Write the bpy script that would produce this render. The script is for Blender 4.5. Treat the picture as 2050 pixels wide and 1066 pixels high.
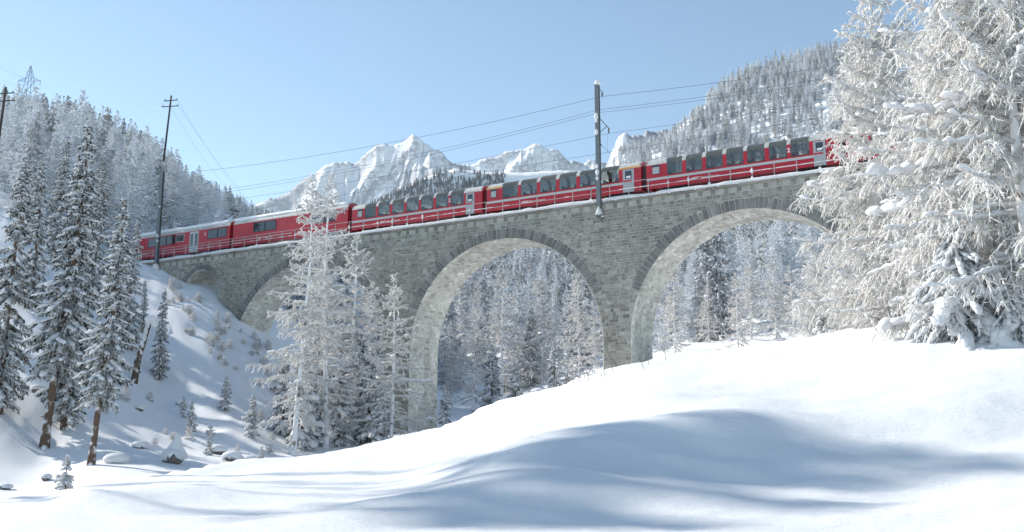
import bpy, bmesh, math, random
import numpy as np
from mathutils import Vector, Matrix

random.seed(7)
RNG = np.random.default_rng(11)
C = bpy.context.scene.collection
scene = bpy.context.scene
for o in list(bpy.data.objects):
    bpy.data.objects.remove(o, do_unlink=True)

# ------------------------------------------------------------------ camera
PITCH = math.radians(10.6473)
cam_d = bpy.data.cameras.new('camera')
cam = bpy.data.objects.new('camera', cam_d)
C.objects.link(cam)
cam.location = (0, 0, 0)
cam.rotation_euler = (math.pi / 2 + PITCH, 0, 0)
cam_d.sensor_width = 36.0
cam_d.lens = 36.0 * 2000.0 / 2050.0
cam_d.clip_start = 0.2
cam_d.clip_end = 40000
scene.camera = cam

# ------------------------------------------------------------------ light
SUN_AZ = math.radians(-63)        # measured from +Y (view direction), negative = towards -X
SUN_EL = math.radians(31)
world = bpy.data.worlds.new('World')
scene.world = world
world.use_nodes = True
wn = world.node_tree.nodes
wl = world.node_tree.links
wn.clear()
sky = wn.new('ShaderNodeTexSky')
sky.sky_type = 'NISHITA'
sky.sun_disc = False
sky.sun_elevation = SUN_EL
sky.sun_rotation = SUN_AZ
sky.altitude = 1800
sky.air_density = 1.0
sky.dust_density = 0.2
sky.ozone_density = 0.4
bg = wn.new('ShaderNodeBackground')
bg.inputs['Strength'].default_value = 0.106
wo = wn.new('ShaderNodeOutputWorld')
cool = wn.new('ShaderNodeMix')
cool.data_type = 'RGBA'
cool.blend_type = 'MULTIPLY'
cool.inputs['Factor'].default_value = 1.0
cool.inputs['B'].default_value = (0.96, 1.0, 0.925, 1)     # colour balance of the whole sky
wl.new(sky.outputs[0], cool.inputs['A'])
wl.new(cool.outputs['Result'], bg.inputs['Color'])
wl.new(bg.outputs[0], wo.inputs['Surface'])

sun_d = bpy.data.lights.new('sun', 'SUN')
sun_d.energy = 3.6
sun_d.angle = math.radians(1.2)
sun_d.color = (1.0, 0.94, 0.85)
sun = bpy.data.objects.new('sun', sun_d)
C.objects.link(sun)
SUN_DIR = Vector((math.sin(SUN_AZ) * math.cos(SUN_EL), math.cos(SUN_AZ) * math.cos(SUN_EL), math.sin(SUN_EL)))
sun.rotation_euler = SUN_DIR.to_track_quat('Z', 'Y').to_euler()
sun.location = SUN_DIR * 60

vs = scene.view_settings
vs.view_transform = 'Standard'
vs.look = 'None'
vs.gamma = 1.0
vs.use_curve_mapping = False
vs.exposure = 1.05
scene.cycles.max_bounces = 12
scene.cycles.diffuse_bounces = 9
scene.cycles.glossy_bounces = 3
scene.cycles.transmission_bounces = 4
scene.cycles.transparent_max_bounces = 10
scene.cycles.sample_clamp_indirect = 6.0
scene.cycles.use_denoising = True

# ------------------------------------------------------------------ surveying helpers
F_, CX, CY = 2000.0, 1025.0, 533.0
FW = np.array([0, math.cos(PITCH), math.sin(PITCH)])
UP = np.array([0, -math.sin(PITCH), math.cos(PITCH)])
RT = np.array([1.0, 0, 0])


def sight(px, py):
    """bearing of a surveyed point: (x, 1, z) per metre of ground distance"""
    r = RT * (px - CX) / F_ + UP * (CY - py) / F_ + FW
    return r / r[1]


TV = np.array([0.868464, -0.495752, 0.0])     # along the track, towards the near end
AV = np.array([0.495752, 0.868464, 0.0])      # across the deck, away from the viewer
OV = np.array([-2.74445, 100.7, 0.0])
VROT = math.atan2(TV[1], TV[0])


def on_line(s, d=0.0, z=0.0):
    p = OV + TV * s + AV * d
    return Vector((p[0], p[1], z))


# ------------------------------------------------------------------ object helpers
def tag(o, label=None, cat=None, group=None, kind=None):
    if label: o['label'] = label
    if cat: o['category'] = cat
    if group: o['group'] = group
    if kind: o['kind'] = kind
    return o


def empty(name, loc=(0, 0, 0), rz=0.0):
    o = bpy.data.objects.new(name, None)
    o.location = loc
    o.rotation_euler = (0, 0, rz)
    o.empty_display_size = 0.2
    C.objects.link(o)
    return o


def mesh_np(name, V, faces, mats, midx=None, smooth=False):
    """faces: list of (n,k) int arrays; midx: list of ints or arrays (one per block)"""
    me = bpy.data.meshes.new(name)
    V = np.asarray(V, dtype=np.float32)
    faces = [np.asarray(f, dtype=np.int32) for f in faces if len(f)]
    nl = sum(f.size for f in faces)
    npol = sum(len(f) for f in faces)
    me.vertices.add(len(V))
    me.vertices.foreach_set('co', V.ravel())
    me.loops.add(nl)
    me.loops.foreach_set('vertex_index', np.concatenate([f.ravel() for f in faces]))
    me.polygons.add(npol)
    starts, tot, o = [], [], 0
    for f in faces:
        k = f.shape[1]
        starts.append(np.arange(len(f)) * k + o)
        tot.append(np.full(len(f), k))
        o += f.size
    me.polygons.foreach_set('loop_start', np.concatenate(starts).astype(np.int32))
    me.polygons.foreach_set('loop_total', np.concatenate(tot).astype(np.int32))
    for m in (mats if isinstance(mats, (list, tuple)) else [mats]):
        me.materials.append(m)
    if midx is not None:
        arr = np.concatenate([np.full(len(f), mi) if np.isscalar(mi) else np.asarray(mi)
                              for f, mi in zip(faces, midx)]).astype(np.int32)
        me.polygons.foreach_set('material_index', arr)
    if smooth:
        me.polygons.foreach_set('use_smooth', np.ones(npol, dtype=bool))
    me.update(calc_edges=True)
    me.validate()
    return me


def put(name, me, parent=None, loc=None, rot=None):
    o = bpy.data.objects.new(name, me)
    C.objects.link(o)
    if parent is not None: o.parent = parent
    if loc is not None: o.location = loc
    if rot is not None: o.rotation_euler = rot
    return o


class MB:
    """collects convex pieces, links them as one mesh object"""
    def __init__(self):
        self.v, self.f, self.m, self.t = [], [], [], []

    def add(self, verts, faces, mi=0, tone=0.5):
        b = len(self.v)
        self.v += [tuple(p) for p in verts]
        self.f += [tuple(i + b for i in fc) for fc in faces]
        self.m += [mi] * len(faces)
        self.t += [tone] * len(verts)

    def box(self, x0, x1, y0, y1, z0, z1, mi=0):
        self.add([(x0, y0, z0), (x1, y0, z0), (x1, y1, z0), (x0, y1, z0),
                  (x0, y0, z1), (x1, y0, z1), (x1, y1, z1), (x0, y1, z1)],
                 [(0, 3, 2, 1), (4, 5, 6, 7), (0, 1, 5, 4), (1, 2, 6, 5), (2, 3, 7, 6), (3, 0, 4, 7)], mi)
        return self

    def loop_x(self, pts, x0, x1, mi=0):
        """closed polygon in (y,z) extruded along x"""
        n = len(pts)
        vv = [(x0, y, z) for y, z in pts] + [(x1, y, z) for y, z in pts]
        ff = [(i, (i + 1) % n, n + (i + 1) % n, n + i) for i in range(n)]
        ff += [tuple(range(n - 1, -1, -1)), tuple(range(n, 2 * n))]
        self.add(vv, ff, mi)
        return self

    def bar(self, a, b, r, k=6, r1=None, mi=0):
        a, b = Vector(a), Vector(b)
        r1 = r if r1 is None else r1
        d = (b - a).normalized()
        u = d.cross(Vector((0, 0, 1)) if abs(d.z) < 0.9 else Vector((1, 0, 0))).normalized()
        w = d.cross(u)
        vv = []
        for q, rr in ((a, r), (b, r1)):
            for i in range(k):
                t = 2 * math.pi * (i + 0.5) / k
                vv.append(q + u * (math.cos(t) * rr) + w * (math.sin(t) * rr))
        ff = [(i, (i + 1) % k, k + (i + 1) % k, k + i) for i in range(k)]
        ff += [tuple(range(k - 1, -1, -1)), tuple(range(k, 2 * k))]
        self.add(vv, ff, mi)
        return self

    def blob(self, c, rx, ry, rz, seed=0, k=8, rings=4, jit=0.18, mi=0):
        rr = random.Random(seed)
        vv = [(c[0], c[1], c[2] - rz)]
        for i in range(1, rings):
            t = math.pi * i / rings
            for j in range(k):
                a = 2 * math.pi * j / k
                q = 1 + rr.uniform(-jit, jit)
                vv.append((c[0] + rx * math.sin(t) * math.cos(a) * q, c[1] + ry * math.sin(t) * math.sin(a) * q,
                           c[2] - rz * math.cos(t) * (1 + rr.uniform(-jit, jit) * .5)))
        vv.append((c[0], c[1], c[2] + rz))
        ff = [(0, 1 + (j + 1) % k, 1 + j) for j in range(k)]
        for i in range(rings - 2):
            for j in range(k):
                a, b = 1 + i * k + j, 1 + i * k + (j + 1) % k
                ff.append((a, b, b + k, a + k))
        e = 1 + (rings - 2) * k
        ff += [(e + j, e + (j + 1) % k, len(vv) - 1) for j in range(k)]
        self.add(vv, ff, mi)
        return self

    def mesh(self, name, mats, smooth=False, tone=False):
        me = bpy.data.meshes.new(name)
        me.from_pydata(self.v, [], self.f)
        for m in (mats if isinstance(mats, (list, tuple)) else [mats]):
            me.materials.append(m)
        if any(self.m):
            me.polygons.foreach_set('material_index', self.m)
        if smooth:
            me.polygons.foreach_set('use_smooth', [True] * len(self.f))
        if tone:
            at = me.attributes.new('tone', 'FLOAT', 'POINT')
            at.data.foreach_set('value', self.t)
        me.update()
        return me

    def build(self, name, mats, parent=None, loc=None, rot=None, smooth=False, tone=False):
        return put(name, self.mesh(name, mats, smooth, tone), parent, loc, rot)


def dup(root, loc, rz=0.0, sc=1.0, tilt=(0, 0)):
    r = root.copy()
    C.objects.link(r)
    r.location = loc
    r.rotation_euler = (tilt[0], tilt[1], rz)
    r.scale = (sc, sc, sc) if np.isscalar(sc) else sc
    for ch in root.children:
        c = ch.copy()
        C.objects.link(c)
        c.parent = r
    return r


# ------------------------------------------------------------------ noise
def _hash(ix, iy, seed):
    h = (ix.astype(np.int64) * 374761393 + iy.astype(np.int64) * 668265263 + seed * 974634777) & 0xFFFFFFFF
    h = ((h ^ (h >> 13)) * 1274126177) & 0xFFFFFFFF
    return ((h ^ (h >> 16)) & 0xFFFFFF) / float(0xFFFFFF)


def vnoise(x, y, seed=0):
    ix, iy = np.floor(x), np.floor(y)
    fx, fy = x - ix, y - iy
    fx = fx * fx * fx * (fx * (fx * 6 - 15) + 10)
    fy = fy * fy * fy * (fy * (fy * 6 - 15) + 10)
    a, b = _hash(ix, iy, seed), _hash(ix + 1, iy, seed)
    c, d = _hash(ix, iy + 1, seed), _hash(ix + 1, iy + 1, seed)
    return ((a * (1 - fx) + b * fx) * (1 - fy) + (c * (1 - fx) + d * fx) * fy) * 2 - 1


def fbm(x, y, oct=4, seed=0, gain=0.5):
    s, a = 0.0, 1.0
    for i in range(oct):
        s = s + a * vnoise(x, y, seed + i * 17)
        x, y, a = x * 2.03 + 11.3, y * 2.03 - 7.1, a * gain
    return s


def ridged(x, y, oct=5, seed=0, gain=0.55):
    s, a, w = 0.0, 1.0, 1.0
    for i in range(oct):
        n = 1 - np.abs(vnoise(x, y, seed + i * 13))
        n = n * n * w
        s = s + a * n
        w = np.clip(n * 1.6, 0, 1)
        x, y, a = x * 2.1 + 3.7, y * 2.1 + 9.2, a * gain
    return s


# ------------------------------------------------------------------ materials
def new_mat(name):
    m = bpy.data.materials.new(name)
    m.use_nodes = True
    nt = m.node_tree
    nt.nodes.clear()
    out = nt.nodes.new('ShaderNodeOutputMaterial')
    return m, nt, out


def N(nt, t, **kw):
    n = nt.nodes.new(t)
    for k, v in kw.items():
        if k in n.inputs: n.inputs[k].default_value = v
        else: setattr(n, k, v)
    return n


def pbr(name, col, rough=0.5, metal=0.0, noise=0.0, nscale=8.0, bump=0.0, bscale=20.0, spec=0.5):
    m, nt, out = new_mat(name)
    b = N(nt, 'ShaderNodeBsdfPrincipled')
    b.inputs['Base Color'].default_value = (*col, 1)
    b.inputs['Roughness'].default_value = rough
    b.inputs['Metallic'].default_value = metal
    b.inputs['Specular IOR Level'].default_value = spec
    nt.links.new(b.outputs[0], out.inputs[0])
    tc = N(nt, 'ShaderNodeTexCoord')
    if noise:
        n = N(nt, 'ShaderNodeTexNoise', Scale=nscale, Detail=5.0)
        nt.links.new(tc.outputs['Object'], n.inputs['Vector'])
        mr = N(nt, 'ShaderNodeMapRange')
        mr.inputs['From Min'].default_value = 0.3
        mr.inputs['From Max'].default_value = 0.7
        mr.inputs['To Min'].default_value = 1 - noise
        mr.inputs['To Max'].default_value = 1 + noise
        nt.links.new(n.outputs['Fac'], mr.inputs['Value'])
        mx = N(nt, 'ShaderNodeVectorMath', operation='SCALE')
        mx.inputs[0].default_value = col
        nt.links.new(mr.outputs[0], mx.inputs['Scale'])
        nt.links.new(mx.outputs[0], b.inputs['Base Color'])
    if bump:
        n2 = N(nt, 'ShaderNodeTexNoise', Scale=bscale, Detail=4.0)
        nt.links.new(tc.outputs['Object'], n2.inputs['Vector'])
        bp = N(nt, 'ShaderNodeBump', Strength=bump, Distance=0.02)
        nt.links.new(n2.outputs['Fac'], bp.inputs['Height'])
        nt.links.new(bp.outputs[0], b.inputs['Normal'])
    return m


def snow_ground_mat():
    m, nt, out = new_mat('snow_ground')
    b = N(nt, 'ShaderNodeBsdfPrincipled')
    b.inputs['Roughness'].default_value = 0.62
    b.inputs['Specular IOR Level'].default_value = 0.25
    geo = N(nt, 'ShaderNodeNewGeometry')
    n0 = N(nt, 'ShaderNodeTexNoise', Scale=0.6, Detail=6.0)
    nt.links.new(geo.outputs['Position'], n0.inputs['Vector'])
    cr = N(nt, 'ShaderNodeMix', data_type='RGBA')
    cr.inputs['A'].default_value = (0.80, 0.82, 0.85, 1)
    cr.inputs['B'].default_value = (0.88, 0.89, 0.90, 1)
    nt.links.new(n0.outputs['Fac'], cr.inputs['Factor'])
    nt.links.new(cr.outputs['Result'], b.inputs['Base Color'])
    # wind crust: stretched ripples + grain
    mp = N(nt, 'ShaderNodeMapping')
    mp.inputs['Scale'].default_value = (1.0, 2.6, 1.0)
    mp.inputs['Rotation'].default_value = (0, 0, 0.35)
    nt.links.new(geo.outputs['Position'], mp.inputs['Vector'])
    n1 = N(nt, 'ShaderNodeTexNoise', Scale=2.2, Detail=8.0, Roughness=0.62)
    nt.links.new(mp.outputs[0], n1.inputs['Vector'])
    n2 = N(nt, 'ShaderNodeTexNoise', Scale=38.0, Detail=3.0, Roughness=0.7)
    nt.links.new(geo.outputs['Position'], n2.inputs['Vector'])
    b1 = N(nt, 'ShaderNodeBump', Strength=0.55, Distance=0.07)
    nt.links.new(n1.outputs['Fac'], b1.inputs['Height'])
    b2 = N(nt, 'ShaderNodeBump', Strength=0.55, Distance=0.014)
    nt.links.new(n2.outputs['Fac'], b2.inputs['Height'])
    nt.links.new(b1.outputs[0], b2.inputs['Normal'])
    mp2 = N(nt, 'ShaderNodeMapping')
    mp2.inputs['Scale'].default_value = (1.0, 3.2, 1.0)
    mp2.inputs['Rotation'].default_value = (0, 0, 0.15)
    nt.links.new(geo.outputs['Position'], mp2.inputs['Vector'])
    n4 = N(nt, 'ShaderNodeTexNoise', Scale=9.0, Detail=5.0, Roughness=0.7)
    nt.links.new(mp2.outputs[0], n4.inputs['Vector'])
    b3 = N(nt, 'ShaderNodeBump', Strength=0.8, Distance=0.05)
    nt.links.new(n4.outputs['Fac'], b3.inputs['Height'])
    nt.links.new(b2.outputs[0], b3.inputs['Normal'])
    nt.links.new(b3.outputs[0], b.inputs['Normal'])
    # sparse glints: single smooth crystals
    vo = N(nt, 'ShaderNodeTexVoronoi', Scale=9.0)
    nt.links.new(geo.outputs['Position'], vo.inputs['Vector'])
    lt = N(nt, 'ShaderNodeMath', operation='LESS_THAN')
    lt.inputs[1].default_value = 0.055
    nt.links.new(vo.outputs['Distance'], lt.inputs[0])
    mr = N(nt, 'ShaderNodeMapRange')
    mr.inputs['To Min'].default_value = 0.62
    mr.inputs['To Max'].default_value = 0.25
    nt.links.new(lt.outputs[0], mr.inputs['Value'])
    nt.links.new(mr.outputs[0], b.inputs['Roughness'])
    nt.links.new(b.outputs[0], out.inputs[0])
    return m


def snow_soft_mat(name='snow_load', trans=0.3):
    m, nt, out = new_mat(name)
    d = N(nt, 'ShaderNodeBsdfDiffuse')
    d.inputs['Color'].default_value = (0.87, 0.88, 0.90, 1)
    t = N(nt, 'ShaderNodeBsdfTranslucent')
    t.inputs['Color'].default_value = (0.88, 0.87, 0.86, 1)
    mx = N(nt, 'ShaderNodeMixShader')
    mx.inputs[0].default_value = trans
    nt.links.new(d.outputs[0], mx.inputs[1])
    nt.links.new(t.outputs[0], mx.inputs[2])
    geo = N(nt, 'ShaderNodeNewGeometry')
    n = N(nt, 'ShaderNodeTexNoise', Scale=9.0, Detail=4.0)
    nt.links.new(geo.outputs['Position'], n.inputs['Vector'])
    bp = N(nt, 'ShaderNodeBump', Strength=0.5, Distance=0.05)
    nt.links.new(n.outputs['Fac'], bp.inputs['Height'])
    nt.links.new(bp.outputs[0], d.inputs['Normal'])
    nt.links.new(mx.outputs[0], out.inputs[0])
    return m


def coated_mat(name, under, lo, hi, nscale, trans=0.3, snowc=(0.86, 0.87, 0.89), namp=0.9, glow=(0.95, 0.935, 0.91)):
    """twig / needle / rock surface with snow lying on everything that faces up"""
    m, nt, out = new_mat(name)
    geo = N(nt, 'ShaderNodeNewGeometry')
    sx = N(nt, 'ShaderNodeSeparateXYZ')
    nt.links.new(geo.outputs['True Normal'], sx.inputs[0])
    n = N(nt, 'ShaderNodeTexNoise', Scale=nscale, Detail=3.0)
    tc = N(nt, 'ShaderNodeTexCoord')
    nt.links.new(tc.outputs['Object'], n.inputs['Vector'])
    ma = N(nt, 'ShaderNodeMath', operation='MULTIPLY_ADD')
    nt.links.new(n.outputs['Fac'], ma.inputs[0])
    ma.inputs[1].default_value = namp
    nt.links.new(sx.outputs['Z'], ma.inputs[2])
    mr = N(nt, 'ShaderNodeMapRange')
    mr.inputs['From Min'].default_value = lo + namp * 0.5
    mr.inputs['From Max'].default_value = hi + namp * 0.5
    nt.links.new(ma.outputs[0], mr.inputs['Value'])
    d1 = N(nt, 'ShaderNodeBsdfDiffuse')
    d1.inputs['Color'].default_value = (*under, 1)
    d2 = N(nt, 'ShaderNodeBsdfDiffuse')
    d2.inputs['Color'].default_value = (*snowc, 1)
    t2 = N(nt, 'ShaderNodeBsdfTranslucent')
    t2.inputs['Color'].default_value = (*glow, 1)
    m1 = N(nt, 'ShaderNodeMixShader')
    m1.inputs[0].default_value = trans
    nt.links.new(d2.outputs[0], m1.inputs[1])
    nt.links.new(t2.outputs[0], m1.inputs[2])
    m2 = N(nt, 'ShaderNodeMixShader')
    nt.links.new(mr.outputs[0], m2.inputs[0])
    nt.links.new(d1.outputs[0], m2.inputs[1])
    nt.links.new(m1.outputs[0], m2.inputs[2])
    nt.links.new(m2.outputs[0], out.inputs[0])
    return m


def stone_mat(name, c0, c1, c2):
    m, nt, out = new_mat(name)
    b = N(nt, 'ShaderNodeBsdfPrincipled')
    b.inputs['Roughness'].default_value = 0.9
    b.inputs['Specular IOR Level'].default_value = 0.2
    at = N(nt, 'ShaderNodeAttribute', attribute_name='tone')
    cr = N(nt, 'ShaderNodeValToRGB')
    cr.color_ramp.elements[0].color = (*c0, 1)
    cr.color_ramp.elements[1].color = (*c2, 1)
    e = cr.color_ramp.elements.new(0.5)
    e.color = (*c1, 1)
    nt.links.new(at.outputs['Fac'], cr.inputs[0])
    geo = N(nt, 'ShaderNodeNewGeometry')
    n = N(nt, 'ShaderNodeTexNoise', Scale=5.0, Detail=6.0, Roughness=0.65)
    nt.links.new(geo.outputs['Position'], n.inputs['Vector'])
    n3 = N(nt, 'ShaderNodeTexNoise', Scale=0.55, Detail=5.0, Roughness=0.6)
    mpz = N(nt, 'ShaderNodeMapping')
    mpz.inputs['Scale'].default_value = (1, 1, 0.28)
    nt.links.new(geo.outputs['Position'], mpz.inputs['Vector'])
    nt.links.new(mpz.outputs[0], n3.inputs['Vector'])
    ad = N(nt, 'ShaderNodeMath', operation='ADD')
    nt.links.new(n.outputs['Fac'], ad.inputs[0])
    nt.links.new(n3.outputs['Fac'], ad.inputs[1])
    mr = N(nt, 'ShaderNodeMapRange')
    mr.inputs['From Min'].default_value = 0.6
    mr.inputs['From Max'].default_value = 1.4
    mr.inputs['To Min'].default_value = 0.52
    mr.inputs['To Max'].default_value = 1.45
    nt.links.new(ad.outputs[0], mr.inputs['Value'])
    sc = N(nt, 'ShaderNodeVectorMath', operation='SCALE')
    nt.links.new(cr.outputs[0], sc.inputs[0])
    nt.links.new(mr.outputs[0], sc.inputs['Scale'])
    nt.links.new(sc.outputs[0], b.inputs['Base Color'])
    bp = N(nt, 'ShaderNodeBump', Strength=0.8, Distance=0.04)
    nt.links.new(n.outputs['Fac'], bp.inputs['Height'])
    nt.links.new(bp.outputs[0], b.inputs['Normal'])
    nt.links.new(b.outputs[0], out.inputs[0])
    return m


def glass_mat(name, tint, refl=0.12):
    """thin window glass: sees through, mirrors at glancing angles"""
    m, nt, out = new_mat(name)
    tr = N(nt, 'ShaderNodeBsdfTransparent')
    tr.inputs['Color'].default_value = (*tint, 1)
    gl = N(nt, 'ShaderNodeBsdfGlossy')
    gl.inputs['Roughness'].default_value = 0.03
    gl.inputs['Color'].default_value = (0.95, 0.97, 1.0, 1)
    lw = N(nt, 'ShaderNodeFresnel', IOR=1.52)
    mr = N(nt, 'ShaderNodeMapRange')
    mr.inputs['To Min'].default_value = refl
    mr.inputs['To Max'].default_value = 1.0
    nt.links.new(lw.outputs[0], mr.inputs['Value'])
    mx = N(nt, 'ShaderNodeMixShader')
    nt.links.new(mr.outputs[0], mx.inputs[0])
    nt.links.new(tr.outputs[0], mx.inputs[1])
    nt.links.new(gl.outputs[0], mx.inputs[2])
    nt.links.new(mx.outputs[0], out.inputs[0])
    return m


def roof_glass_mat():
    m, nt, out = new_mat('tinted_roof_glass')
    b = N(nt, 'ShaderNodeBsdfPrincipled')
    b.inputs['Base Color'].default_value = (0.14, 0.145, 0.14, 1)
    b.inputs['Roughness'].default_value = 0.25
    t = N(nt, 'ShaderNodeBsdfTransparent')
    t.inputs['Color'].default_value = (0.75, 0.78, 0.75, 1)
    mx = N(nt, 'ShaderNodeMixShader')
    mx.inputs[0].default_value = 0.38
    nt.links.new(b.outputs[0], mx.inputs[1])
    nt.links.new(t.outputs[0], mx.inputs[2])
    nt.links.new(mx.outputs[0], out.inputs[0])
    return m


M = {}
M['snow_ground'] = snow_ground_mat()
M['snow'] = snow_soft_mat('snow_load', 0.30)
M['bark'] = coated_mat('larch_bark', (0.13, 0.092, 0.07), 0.05, 0.3, 1.6, 0.1, namp=1.6)
M['bark_rime'] = coated_mat('rimed_larch_bark', (0.20, 0.155, 0.125), -0.35, -0.05, 1.3, 0.1, namp=1.8)
M['twig'] = coated_mat('frosted_twig', (0.24, 0.185, 0.145), -1.12, -0.62, 2.5, 0.52, snowc=(0.95, 0.945, 0.935))
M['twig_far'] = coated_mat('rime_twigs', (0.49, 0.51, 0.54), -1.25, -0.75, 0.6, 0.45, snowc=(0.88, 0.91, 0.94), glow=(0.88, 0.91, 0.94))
M['needle'] = coated_mat('spruce_needles', (0.045, 0.060, 0.046), -0.38, 0.18, 2.2, 0.25, namp=1.3)
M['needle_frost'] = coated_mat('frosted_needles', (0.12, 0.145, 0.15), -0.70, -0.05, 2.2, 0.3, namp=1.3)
M['rock'] = coated_mat('snowy_rock', (0.16, 0.145, 0.13), 0.25, 0.5, 3.0, 0.0)
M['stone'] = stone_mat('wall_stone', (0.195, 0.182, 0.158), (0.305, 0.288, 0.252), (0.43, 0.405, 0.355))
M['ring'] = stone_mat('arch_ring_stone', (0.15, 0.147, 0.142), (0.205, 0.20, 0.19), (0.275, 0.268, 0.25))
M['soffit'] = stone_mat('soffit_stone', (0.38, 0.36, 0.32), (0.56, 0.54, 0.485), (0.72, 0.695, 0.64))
M['mortar'] = pbr('mortar', (0.41, 0.395, 0.355), 0.95, noise=0.25, nscale=1.5)
M['mortar_pale'] = pbr('mortar_pale', (0.68, 0.65, 0.59), 0.95, noise=0.2, nscale=1.5)
M['red'] = pbr('red_paint', (0.43, 0.012, 0.028), 0.32, noise=0.14, nscale=0.9)
M['red_dark'] = pbr('dark_red_paint', (0.30, 0.010, 0.022), 0.4)  # deeper red paint in one even tone
M['grey_band'] = pbr('light_grey_paint', (0.47, 0.49, 0.49), 0.4)
M['door_grey'] = pbr('door_grey_paint', (0.36, 0.39, 0.40), 0.45, noise=0.06)
M['roof_grey'] = pbr('roof_grey_paint', (0.46, 0.46, 0.45), 0.6, noise=0.18, nscale=2.0)
M['dark'] = pbr('dark_rubber', (0.028, 0.027, 0.030), 0.7)
M['bellows'] = pbr('bellows_grey', (0.075, 0.07, 0.075), 0.75)
M['interior'] = pbr('interior_panel', (0.42, 0.42, 0.38), 0.7)
M['seat'] = pbr('seat_fabric', (0.055, 0.075, 0.085), 0.9)
M['yellow'] = pbr('yellow_paint', (0.75, 0.36, 0.02), 0.5)
M['white'] = pbr('white_print', (0.78, 0.78, 0.78), 0.5)
M['glass'] = glass_mat('clear_window_glass', (0.52, 0.55, 0.50), 0.055)
M['roofglass'] = roof_glass_mat()
M['darkglass'] = pbr('dark_tinted_pane', (0.03, 0.035, 0.045), 0.04, spec=0.9)
M['steel'] = pbr('mast_steel', (0.15, 0.165, 0.175), 0.55, metal=0.3, noise=0.15, nscale=4)
M['rail_paint'] = pbr('railing_paint', (0.42, 0.41, 0.39), 0.6)
M['wire'] = pbr('wire', (0.10, 0.12, 0.14), 0.6)
M['insul'] = pbr('insulator', (0.12, 0.09, 0.08), 0.4)
M['wood'] = pbr('pole_wood', (0.055, 0.048, 0.042), 0.9, noise=0.2)
M['pylon'] = pbr('galvanised_steel_hazed', (0.24, 0.29, 0.33), 0.5)  # steel with the pale blue of distant haze mixed into its colour
M['skin'] = pbr('skin', (0.42, 0.25, 0.18), 0.6)
M['coat'] = pbr('dark_clothing', (0.035, 0.04, 0.06), 0.9)
M['ballast'] = pbr('ballast', (0.22, 0.2, 0.18), 0.95, noise=0.3, nscale=9)
M['hutred'] = pbr('weathered_red_boards', (0.22, 0.06, 0.045), 0.85, noise=0.2)
M['stem'] = pbr('dry_stem', (0.12, 0.085, 0.055), 0.9)

# ------------------------------------------------------------------ the ground
def tps_fit(P, v, lam=1e-4):
    P = np.asarray(P, float)
    n = len(P)
    d = np.linalg.norm(P[:, None] - P[None], axis=2)
    K = np.where(d > 0, d * d * np.log(d + 1e-12), 0) + lam * np.eye(n)
    Q = np.c_[np.ones(n), P]
    A = np.zeros((n + 3, n + 3))
    A[:n, :n] = K; A[:n, n:] = Q; A[n:, :n] = Q.T
    w = np.linalg.solve(A, np.r_[v, 0, 0, 0])
    return P, w


def tps_eval(fit, X):
    P, w = fit
    out = np.empty(len(X))
    for i in range(0, len(X), 20000):
        x = X[i:i + 20000]
        d2 = ((x[:, None] - P[None]) ** 2).sum(2)
        K = 0.5 * d2 * np.log(d2 + 1e-18)
        out[i:i + 20000] = K @ w[:-3] + w[-3] + x @ w[-2:]
    return out


US = 2.6     # weight of bearing against log distance


def fitpts(lst):
    P, v = [], []
    for px, py, Y in lst:
        r = sight(px, py)
        P.append((r[0] * US, math.log(Y)))
        v.append(r[2])
    return tps_fit(P, np.array(v))


CREST = [(-400, 1055, 27), (-200, 1022, 28), (0, 992, 30), (200, 962, 31), (400, 932, 33), (590, 905, 36), (740, 880, 37), (870, 850, 38), (1000, 800, 40),
         (1100, 765, 41), (1200, 736, 42), (1300, 714, 42.5), (1400, 700, 43), (1500, 688, 43), (1600, 672, 42), (1700, 656, 41), (1780, 650, 40),
         (1900, 651, 38), (2050, 655, 36), (2250, 655, 35), (2500, 650, 35)]
NEAR = [(-400, 1110, 17), (0, 1100, 14), (500, 1100, 13), (1000, 1105, 12), (1500, 1110, 11.5), (2050, 1105, 11), (2500, 1100, 11),
        (-300, 1500, 5), (500, 1500, 5), (1300, 1500, 5), (2300, 1500, 5),
        # long low ridge on the left
        (30, 1066, 17.5), (175, 1001, 21), (350, 979, 24), (500, 969, 26.5), (650, 948, 29), (780, 915, 31.5), (900, 868, 35),
        (175, 1040, 19.2), (350, 1020, 20.5), (500, 1010, 21.5), (650, 990, 23), (800, 962, 25.5),
        (60, 1020, 24), (200, 985, 26), (330, 962, 28), (480, 945, 31),
        # big dune in the middle
        (960, 942, 21.5), (1100, 900, 22.5), (1240, 868, 23.5), (1330, 843, 24), (1425, 831, 24), (1520, 842, 23.7), (1600, 864, 23), (1720, 892, 22), (1820, 905, 21.5),
        (1000, 985, 18.6), (1240, 925, 21.7), (1425, 905, 22.2), (1560, 925, 21.6), (1720, 945, 20.2),
        (1240, 1000, 18.0), (1425, 995, 18.5), (1600, 1005, 17.8), (1800, 1010, 17.0), (1950, 985, 17.0),
        (1425, 800, 30), (1240, 815, 30), (1600, 800, 29), (1800, 800, 27), (1950, 830, 24.5), (2050, 860, 23), (1100, 845, 30), (960, 880, 30)]
FITF = fitpts(CREST + NEAR)
CU = np.array([sight(a, b)[0] for a, b, c in CREST])
CE = np.array([sight(a, b)[2] for a, b, c in CREST])
CYD = np.array([float(c) for a, b, c in CREST])

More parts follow.
